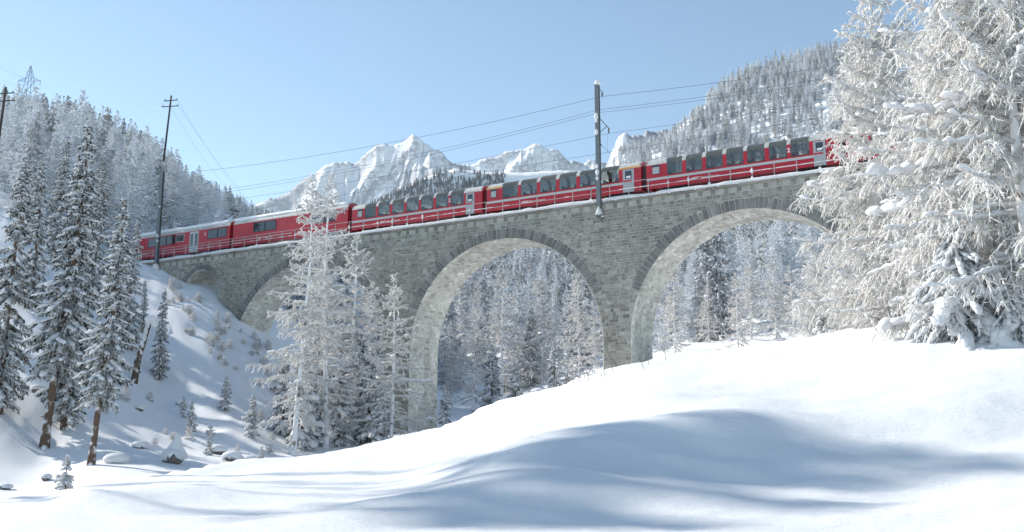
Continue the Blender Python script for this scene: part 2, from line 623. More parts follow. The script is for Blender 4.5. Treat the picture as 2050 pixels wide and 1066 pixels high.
BACK = [(88, 900, 70), (182, 938, 62), (0, 940, 62), (0, 660, 85), (0, 480, 112), (100, 760, 78), (320, 545, 124), (435, 600, 120), (530, 692, 116), (590, 905, 84),
        (845, 868, 106), (760, 860, 108), (940, 835, 130), (1030, 805, 140), (1110, 775, 140), (1205, 760, 97), (1345, 706, 108), (1500, 692, 112), (1650, 672, 112),
        (1900, 655, 100), (2050, 650, 100), (330, 800, 92), (480, 850, 88), (400, 700, 104), (250, 600, 112), (170, 540, 118),
        (0, 350, 210), (0, 255, 480), (0, 240, 540), (250, 430, 190), (250, 320, 450), (250, 300, 540), (400, 470, 190), (400, 395, 480), (400, 378, 560),
        (500, 470, 240), (510, 435, 600), (560, 450, 700), (640, 455, 720),
        (700, 690, 220), (700, 540, 500), (720, 465, 800), (1000, 715, 200), (1000, 575, 420), (1050, 510, 640), (1050, 455, 900),
        (1400, 665, 170), (1450, 575, 350), (1480, 460, 650), (1150, 470, 950), (1190, 420, 950), (1225, 370, 850), (1230, 322, 960), (1300, 302, 960), (1430, 215, 950), (1520, 148, 1000), (1620, 118, 1000), (1700, 108, 1000),
        (1900, 80, 1000), (2050, 60, 1000), (1450, 350, 800), (1600, 300, 780), (1700, 560, 170), (1700, 420, 420), (2050, 560, 170), (2050, 400, 400),
        (-300, 300, 160), (-300, 250, 480), (-300, 700, 80), (2300, 600, 120), (2300, 60, 1000),
        (700, 900, 90), (300, 1010, 44), (-100, 1010, 50), (700, 960, 60), (1000, 900, 70), (1300, 800, 70), (1600, 760, 70), (1900, 740, 60), (2300, 740, 60),
        (0, 1160, 30), (700, 1160, 34), (1300, 1120, 38), (1900, 1090, 34), (0, 1500, 10), (1000, 1500, 10), (2000, 1500, 10),
        (250, 420, 1300), (640, 520, 1300), (1050, 540, 1300), (1430, 330, 1400), (1900, 200, 1400), (-300, 380, 1300)]
FITB = fitpts(BACK)


def ground(X, Y):
    X = np.atleast_1d(np.asarray(X, float)); Y = np.atleast_1d(np.asarray(Y, float))
    Ys = np.clip(Y, 3.5, 1500)
    u = X / Ys
    ub = np.clip(u, -0.85, 0.75)
    b = tps_eval(FITB, np.c_[ub * US, np.log(Ys)]) * Ys
    rough = np.clip((Ys - 45) / 40, 0, 1)
    slope_l = np.clip((-X - 8) / 14, 0, 1)
    b = b + rough * (0.35 * fbm(X * 0.22, Y * 0.22, 3, 5) + slope_l * 0.22 * np.maximum(fbm(X * 0.8, Y * 0.8, 2, 9), 0)) * np.clip(Ys / 120, 0.4, 1.2)
    b = b + np.clip((Ys - 250) / 300, 0, 1) * 6 * fbm(X * 0.012, Y * 0.012, 4, 21)
    uf = np.clip(u, -0.70, 0.72)
    yc = np.interp(uf, CU, CYD)
    ec = np.interp(uf, CU, CE)
    k = 3
    for du in (-0.02, -0.01, 0.01, 0.02):
        ec = ec + np.interp(uf + du, CU, CE)
        yc = yc + np.interp(uf + du, CU, CYD)
    ec, yc = ec / 5, yc / 5
    yy = np.minimum(Ys, yc)
    f = tps_eval(FITF, np.c_[uf * US, np.log(yy)])
    dl = np.log(Ys / yy)
    f = (f - 0.75 * dl - 0.6 * dl * dl) * Ys
    f = f + np.where(Ys < 60, 0.018 * fbm(X * 1.1, Y * 1.5, 3, 41), 0)
    f = f + np.where(Ys < 60, 0.20 * fbm(X * 0.13 + Y * 0.05, Y * 0.26, 3, 31), 0) * np.clip((Ys - 8) / 8, 0, 1)
    return np.maximum(b, f)


def gz(x, y):
    return float(ground([x], [y])[0])


def gpt(px, Y):
    """ground point on the bearing of px at distance Y"""
    x = (px - CX) / F_ * (1 - 0.0) * Y
    # bearing in ground metres (the horizon line is level)
    for _ in range(2):
        z = gz(x, Y)
        d = Y * math.cos(PITCH) + z * math.sin(PITCH)
        x = (px - CX) / F_ * d
    return x, Y, gz(x, Y)


lus = np.linspace(-0.95, 0.85, 500)
ly = np.exp(np.concatenate([np.linspace(math.log(3.5), math.log(55), 215), np.linspace(math.log(56), math.log(1500), 215)]))
UU, YY = np.meshgrid(lus, ly)
XX = UU * YY
ZZ = ground(XX.ravel(), YY.ravel()).reshape(XX.shape)
nu, ny = len(lus), len(ly)
idx = np.arange(nu * ny).reshape(ny, nu)
quads = np.stack([idx[:-1, :-1], idx[:-1, 1:], idx[1:, 1:], idx[1:, :-1]], -1).reshape(-1, 4)
me = mesh_np('snow_ground', np.stack([XX, YY, ZZ], -1).reshape(-1, 3), [quads], M['snow_ground'], smooth=True)
tag(put('snow_ground', me), kind='structure')

# the flat below and behind everything, to the horizon
g = MB()
g.add([(-14000, -6000, -60), (14000, -6000, -60), (14000, 16000, -60), (-14000, 16000, -60)], [(0, 1, 2, 3)])
tag(g.build('valley_floor', M['snow_ground']), kind='structure')
# snow behind the viewpoint
g = MB()
bx = np.linspace(-60, 60, 24)
zb = [gz(0.0, 3.5)] * len(bx)
vv, ff = [], []
for j, yb in enumerate((3.6, 1.0, -4.0, -14.0, -30.0)):
    for i, x in enumerate(bx):
        zz = gz(x if abs(x) < 3.2 else math.copysign(3.2, x), 3.6)
        vv.append((x, yb, zz - 0.02 - (0.35 * max(0, 1 - yb) ** 0.7 if yb < 1 else 0)))
for j in range(4):
    for i in range(len(bx) - 1):
        a = j * len(bx) + i
        ff.append((a, a + len(bx), a + len(bx) + 1, a + 1))
g.add(vv, ff)
tag(g.build('near_snow', M['snow_ground'], smooth=True), kind='structure')

# ------------------------------------------------------------------ far mountains
def mountain_mat():
    m, nt, out = new_mat('alpine_snow_and_rock')
    b = N(nt, 'ShaderNodeBsdfDiffuse')
    geo = N(nt, 'ShaderNodeNewGeometry')
    sx = N(nt, 'ShaderNodeSeparateXYZ')
    nt.links.new(geo.outputs['True Normal'], sx.inputs[0])
    n = N(nt, 'ShaderNodeTexNoise', Scale=0.03, Detail=9.0, Roughness=0.75)
    nt.links.new(geo.outputs['Position'], n.inputs['Vector'])
    ma = N(nt, 'ShaderNodeMath', operation='MULTIPLY_ADD')
    nt.links.new(n.outputs['Fac'], ma.inputs[0])
    ma.inputs[1].default_value = 0.9
    nt.links.new(sx.outputs['Z'], ma.inputs[2])
    mr = N(nt, 'ShaderNodeMapRange')
    mr.inputs['From Min'].default_value = 0.80
    mr.inputs['From Max'].default_value = 0.96
    nt.links.new(ma.outputs[0], mr.inputs['Value'])
    mx = N(nt, 'ShaderNodeMix', data_type='RGBA')
    mx.inputs['A'].default_value = (0.40, 0.41, 0.44, 1)
    mx.inputs['B'].default_value = (0.86, 0.87, 0.89, 1)
    nt.links.new(mr.outputs[0], mx.inputs['Factor'])
    nt.links.new(mx.outputs['Result'], b.inputs['Color'])
    bp = N(nt, 'ShaderNodeBump', Strength=0.45, Distance=10.0)
    nt.links.new(n.outputs['Fac'], bp.inputs['Height'])
    nt.links.new(bp.outputs[0], b.inputs['Normal'])
    nt.links.new(b.outputs[0], out.inputs[0])
    return m


M['alp'] = mountain_mat()


def mountain(name, sky_pts, Yr, Y0, base_py, amp, seed, nu_=420, ny_=190, curve=1.15, jag=1.0):
    px = np.array([a for a, b in sky_pts], float); py = np.array([b for a, b in sky_pts], float)
    pu = np.linspace(px[0], px[-1], nu_)
    pyy = np.interp(pu, px, py) + jag * 2.2 * fbm(pu * 0.06, pu * 0 + seed, 4, seed)
    R = np.array([sight(a, b) for a, b in zip(pu, pyy)])
    eb = sight(1000, base_py)[2]
    t = np.linspace(0, 1, ny_)
    Yv = Y0 + (Yr - Y0) * t
    back = np.linspace(0, 1, 24)[1:]
    V = []
    for j, tt in enumerate(t):
        y = Yv[j]
        x = R[:, 0] * y
        zr = R[:, 2] * Yr
        z = eb * Y0 * 0.6 + (zr - eb * Y0 * 0.6) * tt ** curve
        w = min(1, 3.2 * tt) * (1 - tt ** 9)
        wx = x + 160 * fbm(x * 0.0016, y * 0.0016, 3, seed + 1)
        wy = y + 160 * fbm(x * 0.0016 + 9, y * 0.0016, 3, seed + 2)
        nn = ridged(wx * 0.0013 + seed, wy * 0.0009, 7, seed, .58)
        gul = ridged(wx * 0.0052, wy * 0.0014 + 3, 5, seed + 7, .6)
        z = z + amp * np.minimum(0, (nn - 1.75) * .9 + (gul - 1.6) * .36) * w
        z = z + amp * .055 * fbm(x * 0.016, y * 0.012, 4, seed + 11, .6) * w
        V.append(np.stack([x, np.full_like(x, y), z], -1))
    for bb in back:
        y = Yr + bb * 1600
        x = R[:, 0] * y
        z = R[:, 2] * Yr - bb * 1500 + 60 * fbm(x * 0.003, x * 0 + bb * 4, 3, seed + 5) * bb
        V.append(np.stack([x, np.full_like(x, y), z], -1))
    V = np.array(V)
    ny2 = V.shape[0]
    idx = np.arange(ny2 * nu_).reshape(ny2, nu_)
    q = np.stack([idx[:-1, :-1], idx[:-1, 1:], idx[1:, 1:], idx[1:, :-1]], -1).reshape(-1, 4)
    me = mesh_np(name, V.reshape(-1, 3), [q], M['alp'], smooth=True)
    tag(put(name, me), kind='structure')


mountain('mountain', [(380, 470), (470, 430), (530, 404), (580, 380), (620, 352), (650, 336), (680, 322), (705, 330), (740, 303), (770, 284), (790, 289), (808, 286), (825, 271), (842, 284), (870, 296),
                      (905, 325), (930, 331), (960, 350), (1010, 372), (1080, 395), (1200, 420)], 5600, 2900, 470, 330, 4, nu_=540, ny_=230, jag=1.8)
mountain('mountain', [(860, 380), (900, 345), (935, 330), (960, 320), (1000, 311), (1030, 305), (1050, 297), (1080, 287), (1100, 296), (1118, 302), (1135, 322), (1165, 326), (1195, 322), (1215, 327),
                      (1260, 345), (1400, 360)], 7200, 4600, 420, 380, 9, nu_=400, ny_=160, jag=1.8)
mountain('snowy_hill', [(640, 440), (720, 420), (800, 385), (860, 352), (910, 338), (960, 344), (1040, 346), (1120, 342), (1180, 343), (1260, 352), (1420, 372)], 3000, 1800, 455, 80, 14, jag=0.3, nu_=260, ny_=110)
mountain('rocky_shoulder', [(1160, 420), (1205, 350), (1225, 300), (1238, 276), (1262, 268), (1290, 268), (1320, 262), (1345, 256), (1400, 235), (1500, 230), (1620, 240)], 1500, 1050, 450, 210, 22, nu_=260, ny_=110, jag=2.6)

# ------------------------------------------------------------------ the viaduct
DECK = 24.35
WID = 5.3
R_A = 11.2
ARCH = [(-23.9, 10.4, R_A), (1.9, 10.4, R_A), (27.1, 10.4, R_A), (52.3, 10.4, R_A), (-40.8, 19.3, 3.0)]
RING = {R_A: 1.0, 3.0: 0.7}
S0, S1 = -58.0, 66.0
VROOT = empty('viaduct', on_line(0, 0, 0), VROT)
tag(VROOT, None, 'viaduct')
VROOT['label'] = 'tall grey stone viaduct of round arches carrying the red train'


def arch_at(s):
    for c, z, r in ARCH:
        if abs(s - c) < r:
            return c, z, r
    return None


core = MB()
ss = sorted(set(list(np.round(np.arange(S0, S1 + .01, 0.5), 3)) + [round(c + sg * r, 3) for c, z, r in ARCH for sg in (-1, 1)] +
                [round(c + r * math.sin(a), 4) for c, z, r in ARCH for a in np.linspace(-1.57, 1.57, 41)]))
ss = [s for i, s in enumerate(ss) if i == 0 or s - ss[i - 1] > 1e-3]
ZT, ZB = 24.0, -8.0
for a, b in zip(ss[:-1], ss[1:]):
    A = arch_at((a + b) / 2)
    if A:
        c, zc, r = A
        za = zc + math.sqrt(max(0, r * r - (a - c) ** 2)); zb = zc + math.sqrt(max(0, r * r - (b - c) ** 2))
    else:
        za = zb = ZB
    core.add([(a, 0, za), (b, 0, zb), (b, 0, ZT), (a, 0, ZT), (a, WID, za), (b, WID, zb), (b, WID, ZT), (a, WID, ZT)],
             [(0, 1, 2, 3), (5, 4, 7, 6), (3, 2, 6, 7)])
    core.add([(a, 0, za), (b, 0, zb), (b, WID, zb), (a, WID, za)], [(0, 3, 2, 1)], 1)
for c, zc, r in ARCH:
    for sg in (-1, 1):
        x = c + sg * r
        core.add([(x, 0, ZB), (x, WID, ZB), (x, WID, zc), (x, 0, zc)], [(0, 1, 2, 3) if sg < 0 else (3, 2, 1, 0)], 1)
core.build('masonry_core', [M['mortar'], M['mortar_pale']], VROOT)


def clip_half(poly, nx, nz, d):
    out = []
    for i in range(len(poly)):
        p, q = poly[i], poly[(i + 1) % len(poly)]
        a, b = p[0] * nx + p[1] * nz - d, q[0] * nx + q[1] * nz - d
        if a >= 0: out.append(p)
        if (a > 0 and b < 0) or (a < 0 and b > 0):
            t = a / (a - b)
            out.append((p[0] + (q[0] - p[0]) * t, p[1] + (q[1] - p[1]) * t))
    return out


def area(poly):
    return 0.5 * abs(sum(poly[i][0] * poly[(i + 1) % len(poly)][1] - poly[(i + 1) % len(poly)][0] * poly[i][1] for i in range(len(poly))))


# unit stones (x 0..1, z 0..1, bulging towards -y) shared by the single stones
def unit_stone(seed, tone, mat):
    rr = random.Random(seed)
    g = MB()
    j = lambda a: rr.uniform(0, a)
    g.add([(0, 0, 0), (1, 0, 0), (1, 0, 1), (0, 0, 1),
           (0.06 + j(.08), -1, 0.1 + j(.1)), (0.94 - j(.08), -1, 0.1 + j(.1)), (0.94 - j(.08), -1, 0.9 - j(.1)), (0.06 + j(.08), -1, 0.9 - j(.1))],
          [(4, 5, 6, 7), (0, 1, 5, 4), (1, 2, 6, 5), (2, 3, 7, 6), (3, 0, 4, 7)], 0, tone)
    return g.mesh('stone', mat, tone=True)


UNIT = [unit_stone(i, (i + 0.5) / 16, M['stone']) for i in range(16)]
UNITR = [unit_stone(40 + i, (i + 0.5) / 12, M['ring']) for i in range(12)]
rs = random.Random(3)
face = MB()
singles = []
J = 0.027
ANG = math.radians(24)
ringcut = {r: r * math.sin(ANG) for c, z, r in ARCH}
z = -4.0
zrow = 0
while z < 23.25:
    fine = 1.0 if z < 17.2 else 0.86
    h = min(rs.uniform(0.24, 0.42) * fine, 23.25 - z)
    if 23.25 - z - h < 0.15: h = 23.25 - z
    s = S0 + rs.uniform(0, .5)
    while s < S1:
        w = rs.choice((rs.uniform(.26, .5), rs.uniform(.4, .75), rs.uniform(.6, 1.0))) * fine
        if z < 12: w *= 1.1
        poly = [(s + J, z + J), (s + w - J, z + J), (s + w - J, z + h - J), (s + J, z + h - J)]
        cs, cz_ = s + w / 2, z + h / 2
        full = True
        for c, zc, r in ARCH:
            if not poly: break
            if abs(cs - c) > r + 2.2 or cz_ < zc - 14: continue
            if cz_ <= zc:
                if abs(cs - c) < r + w:
                    sg = 1 if cs > c else -1
                    n0 = len(poly)
                    np_ = clip_half(poly, sg, 0, sg * (c + sg * (r + 0.01)))
                    if np_ != poly: full = False
                    poly = np_
            else:
                dx, dz = cs - c, cz_ - zc
                L = math.hypot(dx, dz)
                rr_ = r + RING[r] + 0.02 if dz / max(L, 1e-6) > math.sin(ANG) - 0.02 else r + 0.01
                if L < rr_ + 1.2:
                    nx, nz = dx / L, dz / L
                    np_ = clip_half(poly, nx, nz, c * nx + zc * nz + rr_)
                    if np_ != poly: full = False
                    poly = np_
        if len(poly) >= 3 and area(poly) > 0.018:
            base = on_line(cs, 0, 0)
            if full and z > 6.2 and s > -36:
                singles.append((base.y, s, z, w, h))
            else:
                singles.append((1e9, s, z, w, h)) if full and False else None
                mx_ = sum(p[0] for p in poly) / len(poly); mz_ = sum(p[1] for p in poly) / len(poly)
                n = len(poly); dep = rs.uniform(.018, .05)
                k = 0.82
                vv = [(p[0], 0, p[1]) for p in poly] + [(mx_ + (p[0] - mx_) * k, -dep, mz_ + (p[1] - mz_) * k) for p in poly]
                ff = [tuple(range(n, 2 * n))] + [(i, (i + 1) % n, n + (i + 1) % n, n + i) for i in range(n)]
                face.add(vv, ff, 0, min(1, max(0, rs.gauss(.45, .25))))
        s += w
    z += h
    zrow += 1
# the 300 stones that show largest stay single, the others are joined
singles.sort(key=lambda t: (t[0] / 90.0) ** 2 / (t[3] * t[4]) + (1e3 if t[1] > 37 or t[2] < 8.2 else 0))
for i, (yy, s, z, w, h) in enumerate(singles):
    if i < 300:
        o = bpy.data.objects.new('stone', UNIT[min(15, max(0, int(rs.gauss(7.2, 3.6))))])
        C.objects.link(o)
        o.parent = VROOT
        o.location = (s + J, 0, z + J)
        o.scale = (w - 2 * J, rs.uniform(.02, .055), h - 2 * J)
    else:
        j = lambda a: rs.uniform(0, a)
        d = rs.uniform(.018, .05)
        x0, x1, z0, z1 = s + J, s + w - J, z + J, z + h - J
        face.add([(x0, 0, z0), (x1, 0, z0), (x1, 0, z1), (x0, 0, z1),
                  (x0 + j(.07), -d, z0 + j(.06)), (x1 - j(.07), -d, z0 + j(.06)), (x1 - j(.07), -d, z1 - j(.06)), (x0 + j(.07), -d, z1 - j(.06))],
                 [(4, 5, 6, 7), (0, 1, 5, 4), (1, 2, 6, 5), (2, 3, 7, 6), (3, 0, 4, 7)], 0, min(1, max(0, rs.gauss(.45, .25))))
o = face.build('stone_facing', M['stone'], VROOT, tone=True)
o['kind'] = 'stuff'
# ring stones, one by one
for c, zc, r in ARCH[:3] + ARCH[4:]:
    n = int((math.pi - 2 * ANG) * (r + .5) / (0.44 if r > 5 else 0.33))
    ws = [rs.uniform(.62, 1.4) for i in range(n)]
    for i in range(n):
        a0 = ANG + (math.pi - 2 * ANG) * sum(ws[:i]) / sum(ws)
        da = (math.pi - 2 * ANG) * ws[i] / sum(ws)
        wv = da * r - 0.05
        ln = RING[r] * rs.uniform(.92, 1.06)
        if rs.random() < 0.15: ln *= 0.9
        o = bpy.data.objects.new('voussoir', UNITR[min(11, max(0, int(rs.gauss(5.5, 3.4))))])
        C.objects.link(o)
        o.parent = VROOT
        # local x = along ring, z = radial outwards
        am = a0 + da / 2
        tx, tz = math.sin(am), -math.cos(am)     # tangent
        rx, rz = math.cos(am), math.sin(am)
        base = Vector((c + rx * (r + .005) - tx * wv / 2, 0, zc + rz * (r + .005) - tz * wv / 2))
        mat = Matrix(((tx, 0, rx, base.x), (0, 1, 0, 0), (tz, 0, rz, base.z), (0, 0, 0, 1)))
        o.matrix_local = mat @ Matrix.Diagonal((wv, rs.uniform(.045, .075), ln, 1))
# stones of the vaults and pier cheeks
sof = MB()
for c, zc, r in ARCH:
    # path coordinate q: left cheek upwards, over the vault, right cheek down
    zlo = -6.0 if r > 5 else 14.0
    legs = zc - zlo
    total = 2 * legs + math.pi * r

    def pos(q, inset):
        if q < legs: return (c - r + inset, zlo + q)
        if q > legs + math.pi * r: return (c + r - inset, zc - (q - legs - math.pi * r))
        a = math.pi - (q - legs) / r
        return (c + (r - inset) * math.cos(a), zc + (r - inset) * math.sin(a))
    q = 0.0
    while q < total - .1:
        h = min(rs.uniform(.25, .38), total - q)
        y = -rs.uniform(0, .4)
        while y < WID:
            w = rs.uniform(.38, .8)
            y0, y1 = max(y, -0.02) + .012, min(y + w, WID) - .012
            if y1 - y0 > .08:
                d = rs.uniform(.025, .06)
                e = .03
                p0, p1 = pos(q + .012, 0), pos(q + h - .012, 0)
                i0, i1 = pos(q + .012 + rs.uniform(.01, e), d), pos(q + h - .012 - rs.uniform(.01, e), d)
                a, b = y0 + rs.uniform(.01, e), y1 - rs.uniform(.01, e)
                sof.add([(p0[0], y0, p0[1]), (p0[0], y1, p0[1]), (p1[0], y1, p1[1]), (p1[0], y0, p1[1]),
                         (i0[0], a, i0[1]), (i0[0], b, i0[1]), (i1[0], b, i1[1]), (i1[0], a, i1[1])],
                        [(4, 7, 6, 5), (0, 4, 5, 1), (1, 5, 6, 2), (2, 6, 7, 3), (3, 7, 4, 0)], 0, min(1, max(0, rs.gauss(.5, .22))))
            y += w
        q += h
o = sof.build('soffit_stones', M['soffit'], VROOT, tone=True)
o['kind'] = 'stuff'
# corbels and coping under the snow
s = S0 + .4
UC = [unit_stone(80 + i, .12 + i * .10, M['stone']) for i in range(5)]
while s < S1 - 1:
    o = bpy.data.objects.new('corbel', UC[rs.randrange(5)])
    C.objects.link(o)
    o.parent = VROOT
    o.location = (s, 0, 23.3)
    o.scale = (rs.uniform(.36, .46), rs.uniform(.06, .10), .42)
    s += 1.22
s = S0
while s < S1:
    w = rs.uniform(1.0, 1.9)
    o = bpy.data.objects.new('coping_stone', UC[rs.randrange(5)])
    C.objects.link(o)
    o.parent = VROOT
    o.location = (s + .01, 0, 23.76)
    o.scale = (w - .02, rs.uniform(.16, .20), .3)
    s += w


def snow_strip(name, x0, x1, y0, y1, zb, zt, parent, step=.3, amp=.06, seed=1, edge=.5, mat='snow'):
    xs = np.arange(x0, x1 + step / 2, step)
    prof = [(0, 0), (0.0, .45), (.06, .82), (.18, 1.0), (.5, 1.03), (.85, .98), (1, .7), (1, 0)]
    V = []
    for i, x in enumerate(xs):
        n1 = float(fbm(np.array([x * .55]), np.array([seed * 1.7]), 4, seed)[0])
        n2 = float(fbm(np.array([x * .9]), np.array([seed * 3.1]), 3, seed + 4)[0])
        for a, b in prof:
            yy = y0 + (y1 - y0) * a + (n2 * amp if a < .1 else 0)
            V.append((x, yy, zb + (zt - zb) * b * (1 + n1 * edge) - (max(0, n2) * amp * 1.2 if b == 0 else 0)))
    k = len(prof)
    nx = len(xs)
    idx = np.arange(nx * k).reshape(nx, k)
    q = np.stack([idx[:-1, :], np.roll(idx, -1, 1)[:-1, :], np.roll(idx, -1, 1)[1:, :], idx[1:, :]], -1).reshape(-1, 4)
    caps = [np.array([idx[0][::-1]]), np.array([idx[-1]])]
    return tag(put(name, mesh_np(name, V, [q] + caps, M[mat], smooth=True), parent), kind='stuff')


snow_strip('snow_cover', S0, S1, -.2, .5, 24.03, 24.36, VROOT, seed=2, edge=.28)
snow_strip('snow_cover', S0, S1, WID - .5, WID + .2, 24.03, 24.36, VROOT, seed=6, edge=.28)
snow_strip('snow_cover', S0, S1, .55, WID - .55, 24.0, 24.30, VROOT, seed=9, amp=.0, edge=.1)

# track: two rails on the snowy bed
tr = empty('railway_track', on_line(0, 2.3, 24.3), VROT)
tag(tr, 'pair of steel rails running along the viaduct deck beneath the red train', 'railway track')
for y in (-.5, .5):
    g = MB()
    g.box(S0 - 40, S1 + 30, y - .035, y + .035, .02, .2)
    g.build('rail', M['steel'], tr)

# railing
rl = empty('railing', on_line(0, .12, DECK), VROT)
tag(rl, 'thin pale metal railing along the near edge of the viaduct deck', 'railing')
pm = MB(); pm.box(-.03, .03, -.03, .03, -.25, 1.36); pm.box(-.07, .07, -.05, .05, -.25, -.05)
pmesh = pm.mesh('post', M['rail_paint'])
sx_ = S0
i = 0
while sx_ < S1:
    o = bpy.data.objects.new('post', pmesh); C.objects.link(o); o.parent = rl; o.location = (sx_, 0, 0)
    i += 1
    sx_ += 2.0
for zz in (1.33, .66):
    g = MB(); g.bar((S0, -.02, zz), (S1, -.02, zz), .028, 6)
    g.build('rail', M['rail_paint'], rl)
g = MB(); g.bar((S0, -.02, 1.0), (-26.5, -.02, 1.0), .045, 6)
g.build('rail', M['rail_paint'], rl)
g = MB()
for k in range(150):
    s = rs.uniform(15, 40) if k < 90 else rs.uniform(-50, 15)
    ln = rs.uniform(.15, .6)
    g.blob((s, -.02, .66 + .03), ln, .045, .04, k, 6, 4)
for k in range(34):
    s = S0 + 2.0 * rs.randrange(int((S1 - S0) / 2))
    g.blob((s, -.02, rs.choice((.02, .05, .72))), .13, .11, rs.uniform(.12, .28), k, 7, 4)
tag(g.build('snow_cover', M['snow'], rl, smooth=True), kind='stuff')

# ------------------------------------------------------------------ the train
RAILZ = 24.5
WB = 2.65


def arc_profile(zs, ztop):
    """outer profile of half the shell from wall to roof centre (y, z)"""
    return [(0.0, zs), (0.015, zs + .14), (0.08, zs + .30), (.20, zs + .46), (.38, zs + .58), (.62, ztop - .10), (.95, ztop - .03), (WB / 2, ztop)]


def mirror(p):
    return p + [(WB - y, z) for y, z in reversed(p[:-1])] if abs(p[-1][0] - WB / 2) < 1e-6 else p


def shell(g, outer, x0, x1, th=.05, mi=0):
    n = len(outer)
    inner = []
    for i in range(n):
        a = outer[max(0, i - 1)]; b = outer[min(n - 1, i + 1)]
        dx, dz = b[0] - a[0], b[1] - a[1]
        L = math.hypot(dx, dz)
        inner.append((outer[i][0] + dz / L * th, outer[i][1] - dx / L * th))
    for i in range(n - 1):
        g.loop_x([outer[i], outer[i + 1], inner[i + 1], inner[i]], x0, x1, mi)


def text_part(name, s, size, mat, parent, loc, align='LEFT', bold=0.0):
    cu = bpy.data.curves.new('lettering', 'FONT')
    cu.body = s
    cu.size = size
    cu.extrude = 0.003
    cu.offset = bold
    cu.align_x = align
    tmp = bpy.data.objects.new('tmp_text', cu)
    C.objects.link(tmp)
    dg = bpy.context.evaluated_depsgraph_get()
    me = bpy.data.meshes.new_from_object(tmp.evaluated_get(dg))
    bpy.data.objects.remove(tmp)
    me.name = 'lettering'
    me.materials.clear()
    me.materials.append(mat)
    o = put(name, me, parent, loc, (math.pi / 2, 0, 0))
    return o


def swoosh(parent, x, z, L=.9):
    g = MB()
    for k, (a, b) in enumerate(((0.15, 1.0), (0.05, .8), (0, .62))):
        zz = z + .13 - k * .075
        g.box(x + a * L, x + b * L, -.016, -.012, zz, zz + .045)
    g.build('emblem', M['white'], parent)


def ends(root, L, ztop, zs=2.75, mat='red'):
    prof = mirror(arc_profile(zs, ztop))
    for x0, x1 in ((0.02, .14), (L - .14, L - .02)):
        g = MB()
        g.loop_x([(0.01, .45)] + [(min(max(y, .01), WB - .01), z) for y, z in prof] + [(WB - .01, .45)], x0, x1)
        g.build('end_wall', M[mat], root)


def gangway(root, x0, x1):
    g = MB()
    n = 7
    for i in range(n):
        a = x0 + (x1 - x0) * i / n; b = x0 + (x1 - x0) * (i + 1) / n
        e = .05 if i % 2 else 0
        g.box(a, b, .55 + e, WB - .55 - e, .7, 2.95 - e)
    g.build('bellows', M['bellows'], root)


def bogies(root, L):
    for bx in (2.6, L - 2.6):
        g = MB()
        g.box(bx - 1.3, bx + 1.3, .55, .65, .28, .5).box(bx - 1.3, bx + 1.3, WB - .65, WB - .55, .28, .5).box(bx - .25, bx + .25, .5, WB - .5, .25, .52)
        b = g.build('bogie', M['dark'], root)
        for wx in (bx - .9, bx + .9):
            w = MB()
            for yy in (.78, WB - .88):
                w.bar((wx, yy, .36), (wx, yy + .1, .36), .36, 16)
            w.bar((wx, .8, .36), (wx, WB - .8, .36), .07, 8)
            w.build('wheelset', M['steel'], b)


def door_part(root, x0, x1, ztop=2.68):
    g = MB()
    g.box(x0, x1, -.018, .03, .42, ztop)
    d = g.build('door', M['door_grey'], root)
    xm = (x1 - x0)
    w = MB(); w.box(x0 + xm * .2, x1 - xm * .2, -.026, -.02, 1.75, 2.55)
    w.build('door_window', M['darkglass'], d)
    b = MB(); b.box(x0 + .02, x1 - xm * .2, -.026, -.02, 1.42, 1.62)
    b.build('door_band', M['red'], d)
    s_ = MB(); s_.box(x0 + xm * .3, x1 - xm * .3, -.031, -.027, 1.82, 2.02)
    s_.build('notice', M['white'], d)


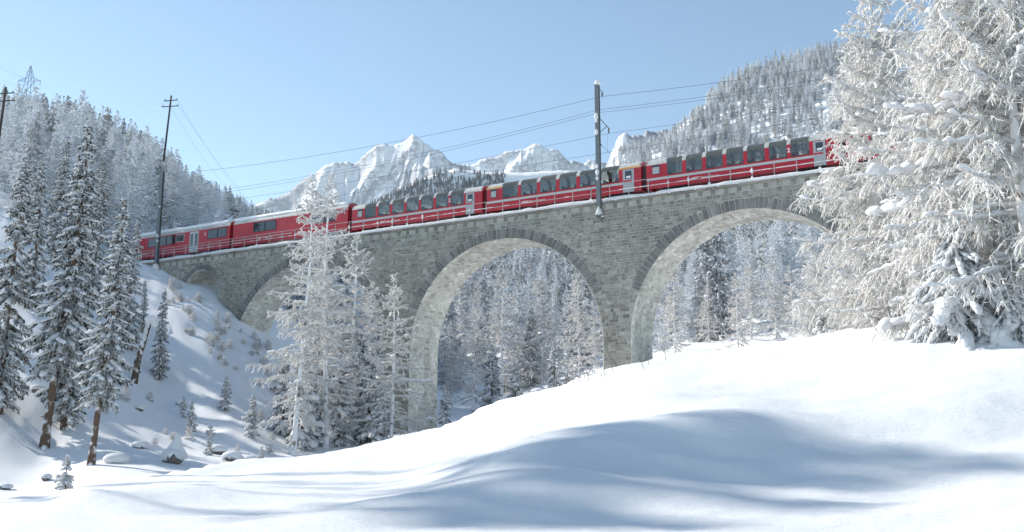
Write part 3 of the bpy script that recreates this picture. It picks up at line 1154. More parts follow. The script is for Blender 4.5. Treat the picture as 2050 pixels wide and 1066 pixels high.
def panorama_car(s0, s1, wins, small, door, first, label, text_s, num_s, text):
    L = s1 - s0
    z_w0, z_w1, z_roof = 1.60, 2.75, 3.55
    root = empty('railway_carriage', on_line(s0, .95, RAILZ), VROT)
    tag(root, label, 'railway carriage', 'carriages of the red train')
    wl_ = [(a - s0, b - s0) for a, b in wins]
    body = MB()
    body.box(0, L, 0, .06, .42, 1.21).box(0, L, WB - .06, WB, .42, 1.21)          # skirt
    body.box(0, L, .0, .06, 1.21, z_w0).box(0, L, WB - .06, WB, 1.21, z_w0)
    body.box(.03, L - .03, .06, WB - .06, .8, .9)
    x_a, x_b = wl_[0][0], wl_[-1][1]
    for a, b in ((0, x_a), (x_b, L)):
        body.box(a, b, 0, .06, z_w0, z_w1).box(a, b, WB - .06, WB, z_w0, z_w1)
    body.build('body', M['red'], root)
    ends(root, L, z_roof)
    st = MB()
    st.box(.05, (door[0] if door else s1) - s0, -.012, 0, 1.22, 1.44)
    st.build('stripe', M['grey_band'], root)
    prof = arc_profile(z_w1, z_roof)
    # roof over both vestibules, pale strip along the middle
    for a, b in ((0, x_a), (x_b, L)):
        g = MB(); shell(g, mirror(prof), a, b)
        g.build('roof', M['roof_grey'], root)
    g = MB()
    shell(g, [(.80, z_roof - .065), (.95, z_roof - .03), (WB / 2, z_roof), (WB - .95, z_roof - .03), (WB - .80, z_roof - .065)], x_a, x_b, .06)
    g.build('roof', M['roof_grey'], root)
    # glass, bay by bay, both sides
    gp = prof[:6] + [(.80, z_roof - .065)]
    for a, b in wl_:
        for side in (0, 1):
            fy = (lambda y: y) if side == 0 else (lambda y: WB - y)
            w = MB()
            yy = fy(.022)
            w.add([(a, yy, z_w0), (b, yy, z_w0), (b, yy, z_w1), (a, yy, z_w1)], [(0, 1, 2, 3)])
            wo_ = w.build('window', M['glass'], root)
            r = MB()
            for i in range(len(gp) - 1):
                r.add([(a, fy(gp[i][0] + .01), gp[i][1]), (b, fy(gp[i][0] + .01), gp[i][1]), (b, fy(gp[i + 1][0] + .01), gp[i + 1][1]), (a, fy(gp[i + 1][0] + .01), gp[i + 1][1])], [(0, 1, 2, 3)])
            r.build('roof_pane', M['roofglass'], wo_)
            if side == 0:
                f = MB()
                f.box(a, b, -.006, .02, z_w0, z_w0 + .05)
                f.build('seal', M['dark'], wo_)
    # pillars between the bays carrying pale roof ribs
    for i in range(len(wl_) - 1):
        a, b = wl_[i][1], wl_[i + 1][0]
        p = MB()
        p.box(a, b, -.004, .07, z_w0, z_w1 + .02).box(a, b, WB - .07, WB + .004, z_w0, z_w1 + .02)
        po = p.build('pillar', M['red'], root)
        r = MB()
        full = [(y - .004 if y < .7 else y, z) for y, z in prof[:6]] + [(.80, z_roof - .055)]
        shell(r, [(y, z + .012) for y, z in full], a, b, .05)
        shell(r, [(WB - y, z + .012) for y, z in reversed(full)], a, b, .05)
        r.build('roof_rib', M['roof_grey'], po)
    if small:
        a, b = small[0] - s0, small[1] - s0
        f = MB(); f.box(a - .05, b + .05, -.01, 0, 1.80, 2.72)
        fo = f.build('window', M['dark'], root)
        p = MB(); p.box(a, b, -.016, -.011, 1.85, 2.5); p.build('pane', M['door_grey'], fo)
        p = MB(); p.box(a, b, -.016, -.011, 2.53, 2.68); p.build('pane', M['darkglass'], fo)
    if first:
        y1 = MB(); y1.box(.05, x_a - .05, -.012, 0, 2.80, 2.92); y1.build('class_stripe', M['yellow'], root)
        y1 = MB(); y1.box(x_b + .05, L - .1, -.012, 0, 2.80, 2.92); y1.build('class_stripe', M['yellow'], root)
    if door: door_part(root, door[0] - s0, door[1] - s0)
    if text_s is not None:
        swoosh(root, text_s - s0, .80, .95)
        text_part('lettering', text, .27, M['white'], root, (text_s - s0 + 1.05, -.012, .78))
    if num_s is not None:
        text_part('class_number', '2', .55, M['white'], root, (num_s - s0, -.012, 2.05), 'CENTER', .012)
    # roof walkway board
    g = MB(); g.box(L * .32, L * .58, WB / 2 - .3, WB / 2 + .3, z_roof + .06, z_roof + .1)
    for k in range(4):
        xx = L * .33 + k * L * .08
        g.box(xx, xx + .06, WB / 2 - .25, WB / 2 + .25, z_roof - .01, z_roof + .06)
    g.build('roof_hatch', M['roof_grey'], root)
    sb = MB()
    for a, b in wl_:
        xm = (a + b) / 2
        for yy in (.15, 1.55):
            for sg in (-1, 1):
                xb = xm + sg * .72
                sb.box(xb - .08, xb + .08, yy, yy + .95, .9, 2.02)
                xs2 = sorted((xb, xb - sg * .5))
                sb.box(xs2[0], xs2[1], yy, yy + .95, 1.15, 1.32)
    sb.build('seating', M['seat'], root)
    g = MB(); g.box(x_b + .02, x_b + .06, .08, WB - .08, .9, 3.2).box(x_a - .06, x_a - .02, .08, WB - .08, .9, 3.2)
    g.build('partition', M['interior'], root)
    gangway(root, L, L + .45)
    bogies(root, L)
    return root


WA = [(-16.5, -14.97), (-14.64, -13.05), (-12.7, -11.08), (-10.76, -9.13), (-8.83, -7.2), (-6.87, -5.28), (-4.95, -3.29)]
WBs = [(1.47, 3.32), (3.67, 5.53), (5.91, 7.74), (8.11, 10.02), (10.42, 12.38), (12.74, 14.62)]
WC = [(19.6, 21.13), (21.5, 23.1), (23.46, 25.06), (25.43, 27.02), (27.38, 28.98), (29.39, 31.0), (31.34, 32.97)]
carA = panorama_car(-18.35, -1.0, WA, (-17.5, -16.9), (-3.0, -1.97), False, 'red panorama carriage emerging from behind the frosted larches, white figure 2 by its door', -14.4, -5.1, 'Bernina Express')
carB = panorama_car(-.45, 16.95, WBs, (.1, .7), (15.06, 16.22), True, 'red panorama carriage with orange first-class stripes behind the tall catenary mast', 3.7, None, 'Bernina Express')
carC = panorama_car(17.5, 35.5, WC, (18.15, 18.83), (33.33, 34.38), False, 'red panorama carriage above the broad arch with its grey door half behind frosted branches', 21.9, 31.17, 'Bernina Express')
WD = [(a + 18.6, b + 18.6) for a, b in WC]
carD = panorama_car(36.1, 54.1, WD, (36.75, 37.43), (51.93, 52.98), False, 'red carriage almost hidden behind the dense frosted larches on the snow ridge', None, None, '')


def railcar(s0, s1, wins, small, doors, label, pant, text_s, num_s):
    L = s1 - s0
    root = empty('railcar', on_line(s0, .95, RAILZ), VROT)
    tag(root, label, 'railcar', 'powered units of the red train')
    zt, zs = 3.95, 3.15
    g = MB()
    g.box(0, L, 0, .07, .42, zs).box(0, L, WB - .07, WB, .42, zs).box(.03, L - .03, .07, WB - .07, .6, .8)
    g.build('body', M['red'], root)
    ends(root, L, zt, zs)
    g = MB(); shell(g, mirror(arc_profile(zs, zt)), 0, L, .06)
    g.build('roof', M['roof_grey'], root)
    snow_strip('snow_cover', .1, L - .1, .12, WB - .12, zs + .42, zt + .14, root, step=.5, amp=.02, seed=int(abs(s0)) + 3, edge=.05, mat='snow_ground')
    for grp in wins:
        a, b = grp[0][0] - s0 - .08, grp[-1][1] - s0 + .08
        f = MB(); f.box(a, b, -.012, 0, 1.82, 3.02)
        fo = f.build('window', M['dark'], root)
        for p in grp:
            q = MB(); q.box(p[0] - s0, p[1] - s0, -.018, -.013, 1.88, 2.96)
            q.build('pane', M['darkglass'], fo)
    if small:
        f = MB(); f.box(small[0] - s0 - .06, small[1] - s0 + .06, -.012, 0, 1.98, 2.98)
        fo = f.build('window', M['grey_band'], root)
        q = MB(); q.box(small[0] - s0, small[1] - s0, -.018, -.013, 2.05, 2.92)
        q.build('pane', M['darkglass'], fo)
    for d0, d1 in doors:
        m_ = (d0 + d1) / 2
        for a, b in ((d0, m_ - .015), (m_ + .015, d1)):
            g = MB(); g.box(a - s0, b - s0, -.015, .02, .42, 3.05)
            do = g.build('door_leaf', M['grey_band'], root)
            q = MB(); q.box(a - s0 + .16, b - s0 - .16, -.022, -.016, 1.25, 2.8)
            q.build('door_window', M['darkglass'], do)
    if text_s is not None:
        swoosh(root, text_s - s0, .95, .7)
        text_part('lettering', 'Rhätische Bahn', .24, M['white'], root, (text_s - s0 + .8, -.012, .93))
    if num_s is not None:
        text_part('class_number', '2', .5, M['white'], root, (num_s - s0, -.012, 2.35), 'CENTER', .012)
    if pant:
        a, b = pant[0] - s0, pant[1] - s0
        p = empty('pantograph', (0, 0, 0)); p.parent = root
        yc = WB / 2
        g = MB()
        for yy in (yc - .5, yc + .5):
            g.bar((a, yy, zt + .2), (a + .9, yy, zt + .2), .05)
            g.bar((a + .1, yy, zt + .22), ((a + b) / 2 + .5, yc + (yy - yc) * .6, zt + .95), .045)
            g.bar(((a + b) / 2 + .5, yc + (yy - yc) * .6, zt + .95), (a + 1.6, yy * 1.0, zt + 1.45), .035)
        g.bar((a + 1.6, yc - .75, zt + 1.45), (a + 1.6, yc + .75, zt + 1.45), .05)
        g.bar((a + 1.85, yc - .75, zt + 1.45), (a + 1.85, yc + .75, zt + 1.45), .05)
        g.build('frame', M['dark'], p)
        g = MB()
        for yy in (yc - .5, yc + .5):
            for xx in (a + .1, a + .8):
                g.bar((xx, yy, zt - .02), (xx, yy, zt + .2), .06, 8)
        g.build('insulator', M['insul'], p)
    g = MB()
    for xx, w in ((L * .45, .9), (L * .58, .5), (L * .7, 1.2), (L * .83, .5)):
        g.box(xx, xx + w, WB / 2 - .6, WB / 2 + .5, zt - .05, zt + .26)
    g.build('roof_equipment', M['dark'], root)
    gangway(root, L, L + .5)
    bogies(root, L)
    return root


railcar(-54.3, -37.35, [[(-51.81, -50.27), (-50.08, -48.61), (-48.43, -46.97)], [(-41.08, -39.5), (-39.33, -37.95)]], (-46.73, -45.35), [(-44.29, -42.74)],
        'red railcar with snowy roof, pantograph and pale double door at the train end', (-39.8, -36.9), -54.0, -41.6)
railcar(-36.8, -18.95, [[(-33.38, -31.65), (-31.49, -29.9)], [(-24.5, -22.7), (-22.5, -20.9)]], None, [],
        'red railcar with snowy roof and one dark double window, partly behind the frosted larches', None, -32.6, None)

# passengers (one seated figure, skinned as a single body, shared)
def seated_person_mesh():
    pts = [(0, 0, 0), (0, 0, .25), (0, 0, .48), (0, 0, .60), (.02, 0, .74), (.03, 0, .84),
           (-.0, .19, .46), (.12, .23, .2), (.32, .16, .14), (0, -.19, .46), (.12, -.23, .2), (.32, -.16, .14),
           (.42, .1, 0), (.45, .1, -.42), (.6, .1, -.45), (.42, -.1, 0), (.45, -.1, -.42), (.6, -.1, -.45)]
    ed = [(0, 1), (1, 2), (2, 3), (3, 4), (4, 5), (2, 6), (6, 7), (7, 8), (2, 9), (9, 10), (10, 11), (0, 12), (12, 13), (13, 14), (0, 15), (15, 16), (16, 17)]
    rad = [.14, .15, .15, .06, .095, .085, .07, .05, .04, .07, .05, .04, .085, .06, .05, .085, .06, .05]
    me = bpy.data.meshes.new('person')
    me.from_pydata(pts, ed, [])
    o = bpy.data.objects.new('tmp_person', me)
    C.objects.link(o)
    sk = o.modifiers.new('s', 'SKIN')
    for i, v in enumerate(me.skin_vertices[0].data):
        v.radius = (rad[i], rad[i] * (1.25 if i in (1, 2) else 1))
        v.use_root = (i == 0)
    sb = o.modifiers.new('d', 'SUBSURF'); sb.levels = 1; sb.render_levels = 1
    dg = bpy.context.evaluated_depsgraph_get()
    out = bpy.data.meshes.new_from_object(o.evaluated_get(dg))
    bpy.data.objects.remove(o)
    out.materials.clear(); out.materials.append(M['coat']); out.materials.append(M['skin'])
    for p in out.polygons:
        p.use_smooth = True
        p.material_index = 1 if p.center.z > .62 else 0
    return out


pmesh = seated_person_mesh()
for k, (s, y, flip, lab) in enumerate([
        (6.35, .55, 0, 'passenger in dark clothes seated at the third window of the orange-striped carriage, facing the mast'),
        (7.4, .6, 1, 'passenger in dark clothes at the third window of the orange-striped carriage, back to the mast'),
        (8.6, .55, 0, 'passenger in dark clothes seated at the fourth window of the orange-striped carriage, facing the mast'),
        (9.6, .6, 1, 'passenger in dark clothes at the fourth window of the orange-striped carriage, back to the mast'),
        (10.9, .6, 0, 'passenger in dark clothes seated in the window bay just before the catenary mast'),
        (14.1, .6, 1, 'passenger in dark clothes seated beside the grey door of the orange-striped carriage'),
        (-13.9, .55, 0, 'passenger in dark clothes seated in the carriage nearest the frosted larches, second window'),
        (26.6, .6, 1, 'passenger in dark clothes seated at the fourth window of the carriage over the broad arch')]):
    o = put('person', pmesh)
    o.location = on_line(s, .95 + y, RAILZ + 1.40)
    o.rotation_euler = (0, 0, VROT + (math.pi if flip else 0))
    tag(o, lab, 'person', 'passengers in the train')

# ------------------------------------------------------------------ masts and wires
def ibeam(g, z0, z1, w=.42, d=.34, t=.05):
    g.box(-w / 2, w / 2, -d / 2, -d / 2 + t, z0, z1).box(-w / 2, w / 2, d / 2 - t, d / 2, z0, z1).box(-t / 2, t / 2, -d / 2 + t, d / 2 - t, z0, z1)


MS = 13.05
mast = empty('catenary_mast', on_line(MS, -.32, 22.9), VROT)
tag(mast, 'tall grey steel catenary mast with snow-capped top, bolted to the viaduct between two arches', 'catenary mast')
g = MB(); ibeam(g, 0, 13.1); g.build('post', M['steel'], mast)
g = MB(); g.box(-.3, .3, -.2, .32, -.35, 0); g.bar((0, .1, -.35), (.25, .3, -1.0), .12, 6, .05); g.build('bracket', M['steel'], mast)
g = MB()
for q in range(5):
    g.blob((0, -.05, -.1 + q * .2), .40 - q * .075, .32 - q * .05, .16, 1 + q, 9, 5, .1)
g.blob((.05, 0, 13.2), .34, .3, .3, 2, 8, 5)
for zz, w in ((9.7, .24), (9.3, .16), (8.1, .2), (4.6, .16), (4.0, .2), (3.4, .13)):
    g.blob((-.06, -.2, zz), w, .1, w * 1.6, int(zz * 7), 8, 5)
g.blob((.3, .1, -.35), .22, .16, .09, 5, 8, 4)
tag(g.build('snow_cover', M['snow'], mast, smooth=True), kind='stuff')
g = MB(); g.bar((0, .15, 12.9), (.1, .95, 12.55), .04); g.build('arm', M['steel'], mast)
g = MB(); g.bar((.1, .95, 12.55), (.1, .95, 12.1), .08, 8); g.build('insulator', M['insul'], mast)
g = MB(); g.bar((0, .15, 9.75), (0, 2.62, 9.3), .045).bar((0, .15, 8.0), (0, 2.1, 9.35), .04); g.build('arm', M['steel'], mast)
g = MB(); g.bar((0, 2.62, 9.3), (0, 2.62, 8.75), .08, 8); g.build('insulator', M['insul'], mast)
g = MB(); g.bar((0, .15, 7.2), (0, .9, 7.0), .05).bar((0, .9, 7.0), (0, 2.9, 6.75), .02); g.build('arm', M['steel'], mast)

M2S = -48.5
mast2 = empty('catenary_mast', on_line(M2S, -.4, 23.0), VROT)
tag(mast2, 'dark catenary mast with two cross arms in front of the railcar at the viaduct end', 'catenary mast')
g = MB(); ibeam(g, 0, 12.7, .46, .36); g.build('post', M['steel'], mast2)
g = MB(); g.bar((-.3, 0, 12.6), (.5, 0, 12.7), .07); g.build('cap', M['steel'], mast2)
g = MB(); g.bar((0, .15, 9.55), (0, 3.0, 8.9), .05).bar((0, .15, 7.9), (0, 2.4, 9.0), .045); g.build('arm', M['steel'], mast2)
g = MB(); g.bar((-1.5, -.2, 6.3), (1.6, .3, 6.7), .07); g.build('cross_arm', M['steel'], mast2)
for xx in (-1.4, 1.5):
    g = MB(); g.bar((xx, 0, 6.35), (xx, 0, 6.0), .07, 8); g.build('insulator', M['insul'], mast2)
g = MB()
for zz, w in ((.2, .5), (4.3, .25), (3.6, .22), (8.1, .2)):
    g.blob((0, -.1, zz), w, w * .8, w, int(zz * 5), 8, 5)
g.blob((0, 1.4, 9.35), .1, 1.0, .07, 3, 6, 4)
tag(g.build('snow_cover', M['snow'], mast2, smooth=True), kind='stuff')


def wire(pts, sag, rad, label, name='overhead_wire', group=None, n=14):
    g = MB()
    for a, b in zip(pts[:-1], pts[1:]):
        a, b = Vector(a), Vector(b)
        prev = a
        for i in range(1, n + 1):
            t = i / n
            p = a.lerp(b, t) - Vector((0, 0, sag * 4 * t * (1 - t)))
            g.bar(prev, p, rad, 4)
            prev = p
    tag(g.build(name, M['wire']), label, 'overhead wire', group)


wire([on_line(M2S, .4, 35.6), on_line(MS, .6, 35.0), on_line(MS + 58, .6, 34.2)], 1.0, .02, 'highest single wire running between the tops of the two catenary masts')
wire([on_line(M2S, 1.5, 33.0), on_line(MS, -.1, 33.4), on_line(MS + 58, .6, 33.6)], 1.0, .018, 'upper wire of the close pair below the mast top')
wire([on_line(M2S, 1.5, 32.6), on_line(MS, -.1, 33.1), on_line(MS + 58, .6, 33.2)], 1.0, .018, 'lower wire of the close pair below the mast top')
wire([on_line(M2S, 2.3, 31.7), on_line(MS, 2.3, 31.65), on_line(MS + 58, 2.3, 31.7)], .55, .018, 'carrying wire held by the insulator on the mast bracket')
cw = MB()
wire([on_line(M2S, 2.3, 29.7), on_line(MS, 2.3, 29.7), on_line(MS + 58, 2.3, 29.7)], 0.0, .018, 'contact wire hanging close above the carriage roofs')
for s in np.arange(M2S + 4, MS + 50, 8.2):
    t = ((s - M2S) / (MS - M2S)) if s < MS else (s - MS) / 58
    zt = 31.68 - .55 * 4 * t * (1 - t)
    g = MB(); g.bar(on_line(s, 2.3, 29.7), on_line(s, 2.3, zt), .012, 4)
    tag(g.build('dropper_wire', M['wire']), 'short vertical dropper between carrying wire and contact wire', 'dropper wire', 'droppers along the catenary')


def power_pole(px, Y, ztop_py, label, lean=0.03, base=None, h=13):
    r = sight(px, ztop_py)
    top = Vector((r[0] * Y, Y, r[2] * Y))
    rt_ = empty('power_pole', (top.x - lean * h, Y, top.z - h))
    tag(rt_, label, 'power pole')
    g = MB(); g.bar((0, 0, 0), (lean * h, 0, h), .22, 10, .15); g.build('pole', M['wood'], rt_)
    for dz, w in ((.9, 1.2), (2.0, 1.5)):
        g = MB(); xx = lean * (h - dz)
        g.bar((xx - w, 0, h - dz - .1), (xx + w, 0, h - dz + .1), .09, 6)
        g.build('cross_arm', M['wood'], rt_)
        for sg in (-1, 1):
            g = MB(); g.bar((xx + sg * w * .85, 0, h - dz), (xx + sg * w * .85, 0, h - dz + .4), .06, 6); g.build('insulator', M['insul'], rt_)
    return top


tp = power_pole(343, 170, 192, 'tall wooden power pole with two cross arms rising above the forest edge', .05, h=20)
tq = power_pole(12, 130, 175, 'dark wooden power pole with two cross arms among the trees below the lattice pylon', .04, h=15)
for k, (dx, dz) in enumerate(((-1, -.7), (1, -.7), (1.3, -1.8))):
    far = Vector((-160 + k * 4, 330, 0)); far.z = 330 * sight(40, 190 + k * 8)[2]
    wire([tp + Vector((dx, 0, dz)), far], 3, .014, 'thin wire from the tall wooden pole to the forest below the pylon', 'power_line', 'wires of the wooden pole')
    e = Vector(((560 - CX) / F_ * 330 + k * 3, 330, 330 * sight(560, 470)[2]))
    wire([tp + Vector((dx, 0, dz)), e], 5, .014, 'thin wire falling from the tall wooden pole behind the railcar', 'power_line', 'falling wires of the wooden pole')

# lattice pylon on the hill
PY = 420
pr = sight(62, 132)
ptop = Vector((pr[0] * PY, PY, pr[2] * PY))
H = 30
pyl = empty('lattice_pylon', (ptop.x, PY, ptop.z - H))
tag(pyl, 'steel lattice power pylon standing above the forest on the hill', 'pylon')
g = MB()
wid = lambda z: 3.2 * (1 - z / (H + 2)) ** .8 + .15 if z < H - 4 else .9 * (H - z) / 4 + .05
lv = list(np.linspace(0, H - 4, 9)) + [H - 2.2, H]
for sx2 in (-1, 1):
    for sy2 in (-1, 1):
        for a, b in zip(lv[:-1], lv[1:]):
            g.bar((sx2 * wid(a), sy2 * wid(a), a), (sx2 * wid(b), sy2 * wid(b), b), .12, 4)
g.build('tower_leg', M['pylon'], pyl)
g = MB()
for a, b in zip(lv[:-1], lv[1:]):
    for s1_ in (-1, 1):
        g.bar((-wid(a), s1_ * wid(a), a), (wid(b), s1_ * wid(b), b), .06, 4).bar((wid(a), s1_ * wid(a), a), (-wid(b), s1_ * wid(b), b), .06, 4)
        g.bar((s1_ * wid(a), -wid(a), a), (s1_ * wid(b), wid(b), b), .06, 4)
g.build('bracing', M['pylon'], pyl)
for sg in (-1, 1):
    g = MB()
    zz = H - 6.5
    for yy in (-.7, .7):
        g.bar((sg * wid(zz), yy, zz + 1.0), (sg * 4.9, 0, zz - .5), .08, 4).bar((sg * wid(zz), yy, zz - .9), (sg * 4.9, 0, zz - .5), .08, 4)
    g.bar((sg * 2.4, 0, zz + .4), (sg * 2.4, 0, zz - .7), .07, 4)
    g.build('cross_arm', M['pylon'], pyl)
    g = MB(); g.bar((sg * 4.8, 0, zz - .5), (sg * 4.8, 0, zz - 2.8), .10, 5); g.build('insulator', M['insul'], pyl)
    a = ptop + Vector((sg * 5.5, 0, -9.5))
    far = Vector((a.x - 45 + sg * 2, a.y - 220, a.z + 6))
    wire([a, far], 6, .03, 'faint power line running out of the picture top from the lattice pylon', 'power_line', 'wires of the lattice pylon')

# ------------------------------------------------------------------ trees
def unit(v):
    return v / (np.linalg.norm(v, axis=-1, keepdims=True) + 1e-9)


def tubes(P, R, k=3, rng=RNG):
    """P (n,m,3) polylines with radii R (n,m): open tubes, quads"""
    n, m, _ = P.shape
    T = np.empty_like(P)
    T[:, 1:-1] = P[:, 2:] - P[:, :-2]
    T[:, 0] = P[:, 1] - P[:, 0]
    T[:, -1] = P[:, -1] - P[:, -2]
    T = unit(T)
    ref = np.where(np.abs(T[:, :1, 2:3]) > 0.85, np.array([1.0, 0, 0]), np.array([0, 0, 1.0]))
    U = unit(np.cross(T, np.broadcast_to(ref, T.shape)))
    W = np.cross(U, T)
    # one edge at the bottom, a flat side on top
    ang = 2 * np.pi * np.arange(k) / k - np.pi / 2
    V = P[:, :, None, :] + R[:, :, None, None] * (np.cos(ang)[None, None, :, None] * U[:, :, None, :] + np.sin(ang)[None, None, :, None] * W[:, :, None, :])
    idx = np.arange(n * m * k).reshape(n, m, k)
    a, b = idx[:, :-1], idx[:, 1:]
    q = np.stack([a, np.roll(a, -1, 2), np.roll(b, -1, 2), b], -1).reshape(-1, 4)
    return V.reshape(-1, 3), q


_t = bmesh.new()
bmesh.ops.create_icosphere(_t, subdivisions=2, radius=1.0)
ICO_V = np.array([v.co[:] for v in _t.verts]); ICO_F = np.array([[v.index for v in f.verts] for f in _t.faces])
_t.free()
_t = bmesh.new()
bmesh.ops.create_icosphere(_t, subdivisions=1, radius=1.0)
ICO0_V = np.array([v.co[:] for v in _t.verts]); ICO0_F = np.array([[v.index for v in f.verts] for f in _t.faces])
_t.free()


def lumps(Cn, T, S, rng, fine=True):
    """ellipsoids of snow centred at Cn (n,3), long axis T, half sizes S (n,3), sagging ends"""
    IV, IF = (ICO_V, ICO_F) if fine else (ICO0_V, ICO0_F)
    n = len(Cn)
    T = unit(T)
    B = unit(np.cross(T, np.broadcast_to(np.array([0, 0, 1.0]), T.shape)) + 1e-6)
    W = np.cross(B, T)
    W = np.where(W[:, 2:3] < 0, -W, W)
    jit = 1 + rng.uniform(-.24, .24, (n, len(IV), 1))
    L = IV[None] * jit
    flat = np.where(L[:, :, 2:3] < 0, 0.55, 1.0)
    V = Cn[:, None] + (L[:, :, 0:1] * S[:, None, 0:1]) * T[:, None] + (L[:, :, 1:2] * S[:, None, 1:2]) * B[:, None] + (L[:, :, 2:3] * flat * S[:, None, 2:3]) * W[:, None]
    V[:, :, 2] -= (L[:, :, 0] ** 2) * S[:, None, 0] * 0.18
    F = IF[None] + (np.arange(n) * len(IV))[:, None, None]
    return V.reshape(-1, 3), F.reshape(-1, 3)


def along(P, bi, t):
    m = P.shape[1] - 1
    f = np.clip(t, 0, .9999) * m
    i = f.astype(int)
    w = (f - i)[:, None]
    a, b = P[bi, i], P[bi, i + 1]
    return a * (1 - w) + b * w, unit(b - a)


def tree_geo(kind, H, Rmax, seed, nb=110, nt=12, ns=5, base=.08, r3=.022, lean=(0, 0), lumps_n=200, lump=(.25, .12, .09), tw=.42, shape=.8, droop=.25, hang=.30,
             trunk_r=None, k=3, fine=True, dead=0, big=0, sparse=0.0):
    rng = np.random.default_rng(seed)
    tr_ = trunk_r or H * .0125
    zt = np.linspace(0, 1, 14)
    tp = np.stack([lean[0] * H * zt + .012 * H * np.sin(zt * 5 + seed) * zt, lean[1] * H * zt + .012 * H * np.cos(zt * 4 + seed) * zt, zt * H], -1)[None]
    trad = (tr_ * (1 - zt) ** .8 + .012 * tr_ / .2)[None]
    trad[0, 0] *= 1.35
    trunk = tubes(tp, trad, 9)
    # branches
    hb = base + (1 - base) * np.sort(rng.uniform(0, 1, nb)) ** .92
    hb = np.minimum(hb, .992)
    az = np.arange(nb) * 2.399 + rng.uniform(-.5, .5, nb)
    rel = (hb - base) / (1 - base)
    L = Rmax * np.clip((1 - rel), 0.015, 1) ** shape * rng.uniform(.6, 1.12, nb)
    L *= np.clip((.62 if kind == 'larch' else .55) + rel * 2.2, .5, 1)
    L *= np.where(rng.uniform(0, 1, nb) < sparse, rng.uniform(.25, .6, nb), 1)
    o0, _ = along(np.repeat(tp, nb, 0), np.arange(nb), hb)
    d = np.stack([np.cos(az), np.sin(az), np.zeros(nb)], -1)
    sd = np.stack([-np.sin(az), np.cos(az), np.zeros(nb)], -1)
    mt = 7
    t = np.linspace(0, 1, mt)[None, :, None]
    if kind == 'larch':
        up = (.05 + .50 * rel ** 2)[:, None, None]
        zz = L[:, None, None] * (up * t - (droop + rng.uniform(-.1, .15, nb))[:, None, None] * t ** 1.6 * (1.15 - rel)[:, None, None] + .16 * t ** 4)
    else:
        zz = L[:, None, None] * ((.25 * rel ** 2)[:, None, None] * t - (droop + rng.uniform(-.12, .18, nb))[:, None, None] * t ** 1.3 + .10 * t ** 4)
    wob = rng.uniform(-.16, .16, (nb, 1, 1)) * np.sin(t * rng.uniform(2, 5, (nb, 1, 1)))
    P = o0[:, None] + d[:, None] * (L[:, None, None] * t) + sd[:, None] * (L[:, None, None] * wob)
    P[:, :, 2] += zz[:, :, 0]
    br = np.clip(L * .015, .012, .08)[:, None] * (1 - t[:, :, 0]) ** .7 + r3 * 1.15
    bV, bF = tubes(P, br * (1.35 if kind == 'larch' else 1.0), k)
    parts = [(bV, bF)]
    # twigs
    cnt = np.maximum(2, (nt * np.clip(L / Rmax, .12, 1) ** .8 * rng.uniform(.8, 1.25, nb)).astype(int))
    bi = np.repeat(np.arange(nb), cnt)
    n2 = len(bi)
    tt = rng.uniform(.06 if kind != 'larch' else .14, 1.0, n2)
    p0, td = along(P, bi, tt)
    side = np.where(rng.uniform(0, 1, n2) < .5, -1, 1)[:, None]
    if kind == 'larch':
        dir2 = unit(td * rng.uniform(.35, .9, (n2, 1)) + sd[bi] * side * rng.uniform(.25, 1.0, (n2, 1)) + np.array([0, 0, 1.0]) * rng.uniform(-.75, .25, (n2, 1)))
        l2 = tw * np.clip(L[bi], .4, 9) ** .5 * (1.05 - tt * .55) * rng.uniform(.5, 1.3, n2)
    else:
        dir2 = unit(td * rng.uniform(.5, 1.0, (n2, 1)) + sd[bi] * side * rng.uniform(.3, .9, (n2, 1)) + np.array([0, 0, 1.0]) * rng.uniform(-.55, .05, (n2, 1)))
        l2 = tw * np.clip(L[bi], .35, 9) ** .5 * (1.1 - tt * .6) * rng.uniform(.6, 1.25, n2)
        hang = .35
    t2 = np.linspace(0, 1, 4)[None, :, None]
    P2 = p0[:, None] + dir2[:, None] * (l2[:, None, None] * t2)
    P2[:, :, 2] -= hang * l2[:, None] * t2[:, :, 0] ** 2
    r2 = (r3 * 1.35) * (1 - .55 * t2[:, :, 0]) * np.ones((n2, 1))
    if kind != 'larch': r2 = r2 * 1.5
    parts.append(tubes(P2, r2, 3))
    # spurs / needles
    if ns:
        ti = np.repeat(np.arange(n2), ns)
        n3 = len(ti)
        q0, qd = along(P2, ti, rng.uniform(.1, 1, n3))
        rd = unit(rng.normal(0, 1, (n3, 3)))
        if kind == 'larch':
            dir3 = unit(qd * .7 + rd * .8 + np.array([0, 0, -.12]))
            l3 = l2[ti] * rng.uniform(.16, .42, n3)
        else:
            dir3 = unit(qd * .9 + rd * .75 + np.array([0, 0, -.15]))
            l3 = l2[ti] * rng.uniform(.22, .48, n3)
        P3 = np.stack([q0, q0 + dir3 * l3[:, None] - np.array([0, 0, 1]) * (l3 * .1)[:, None]], 1)
        rr = r3 * rng.uniform(.75, 1.2, (n3, 1)) * (1.0 if kind == 'larch' else 1.9)
        R3 = np.concatenate([rr, rr * .5], 1)
        parts.append(tubes(P3, R3, 3))
    V, F, o = [], [], 0
    for v, f in parts:
        V.append(v); F.append(f + o); o += len(v)
    crown = (np.concatenate(V), np.concatenate(F))
    # snow
    snow = None
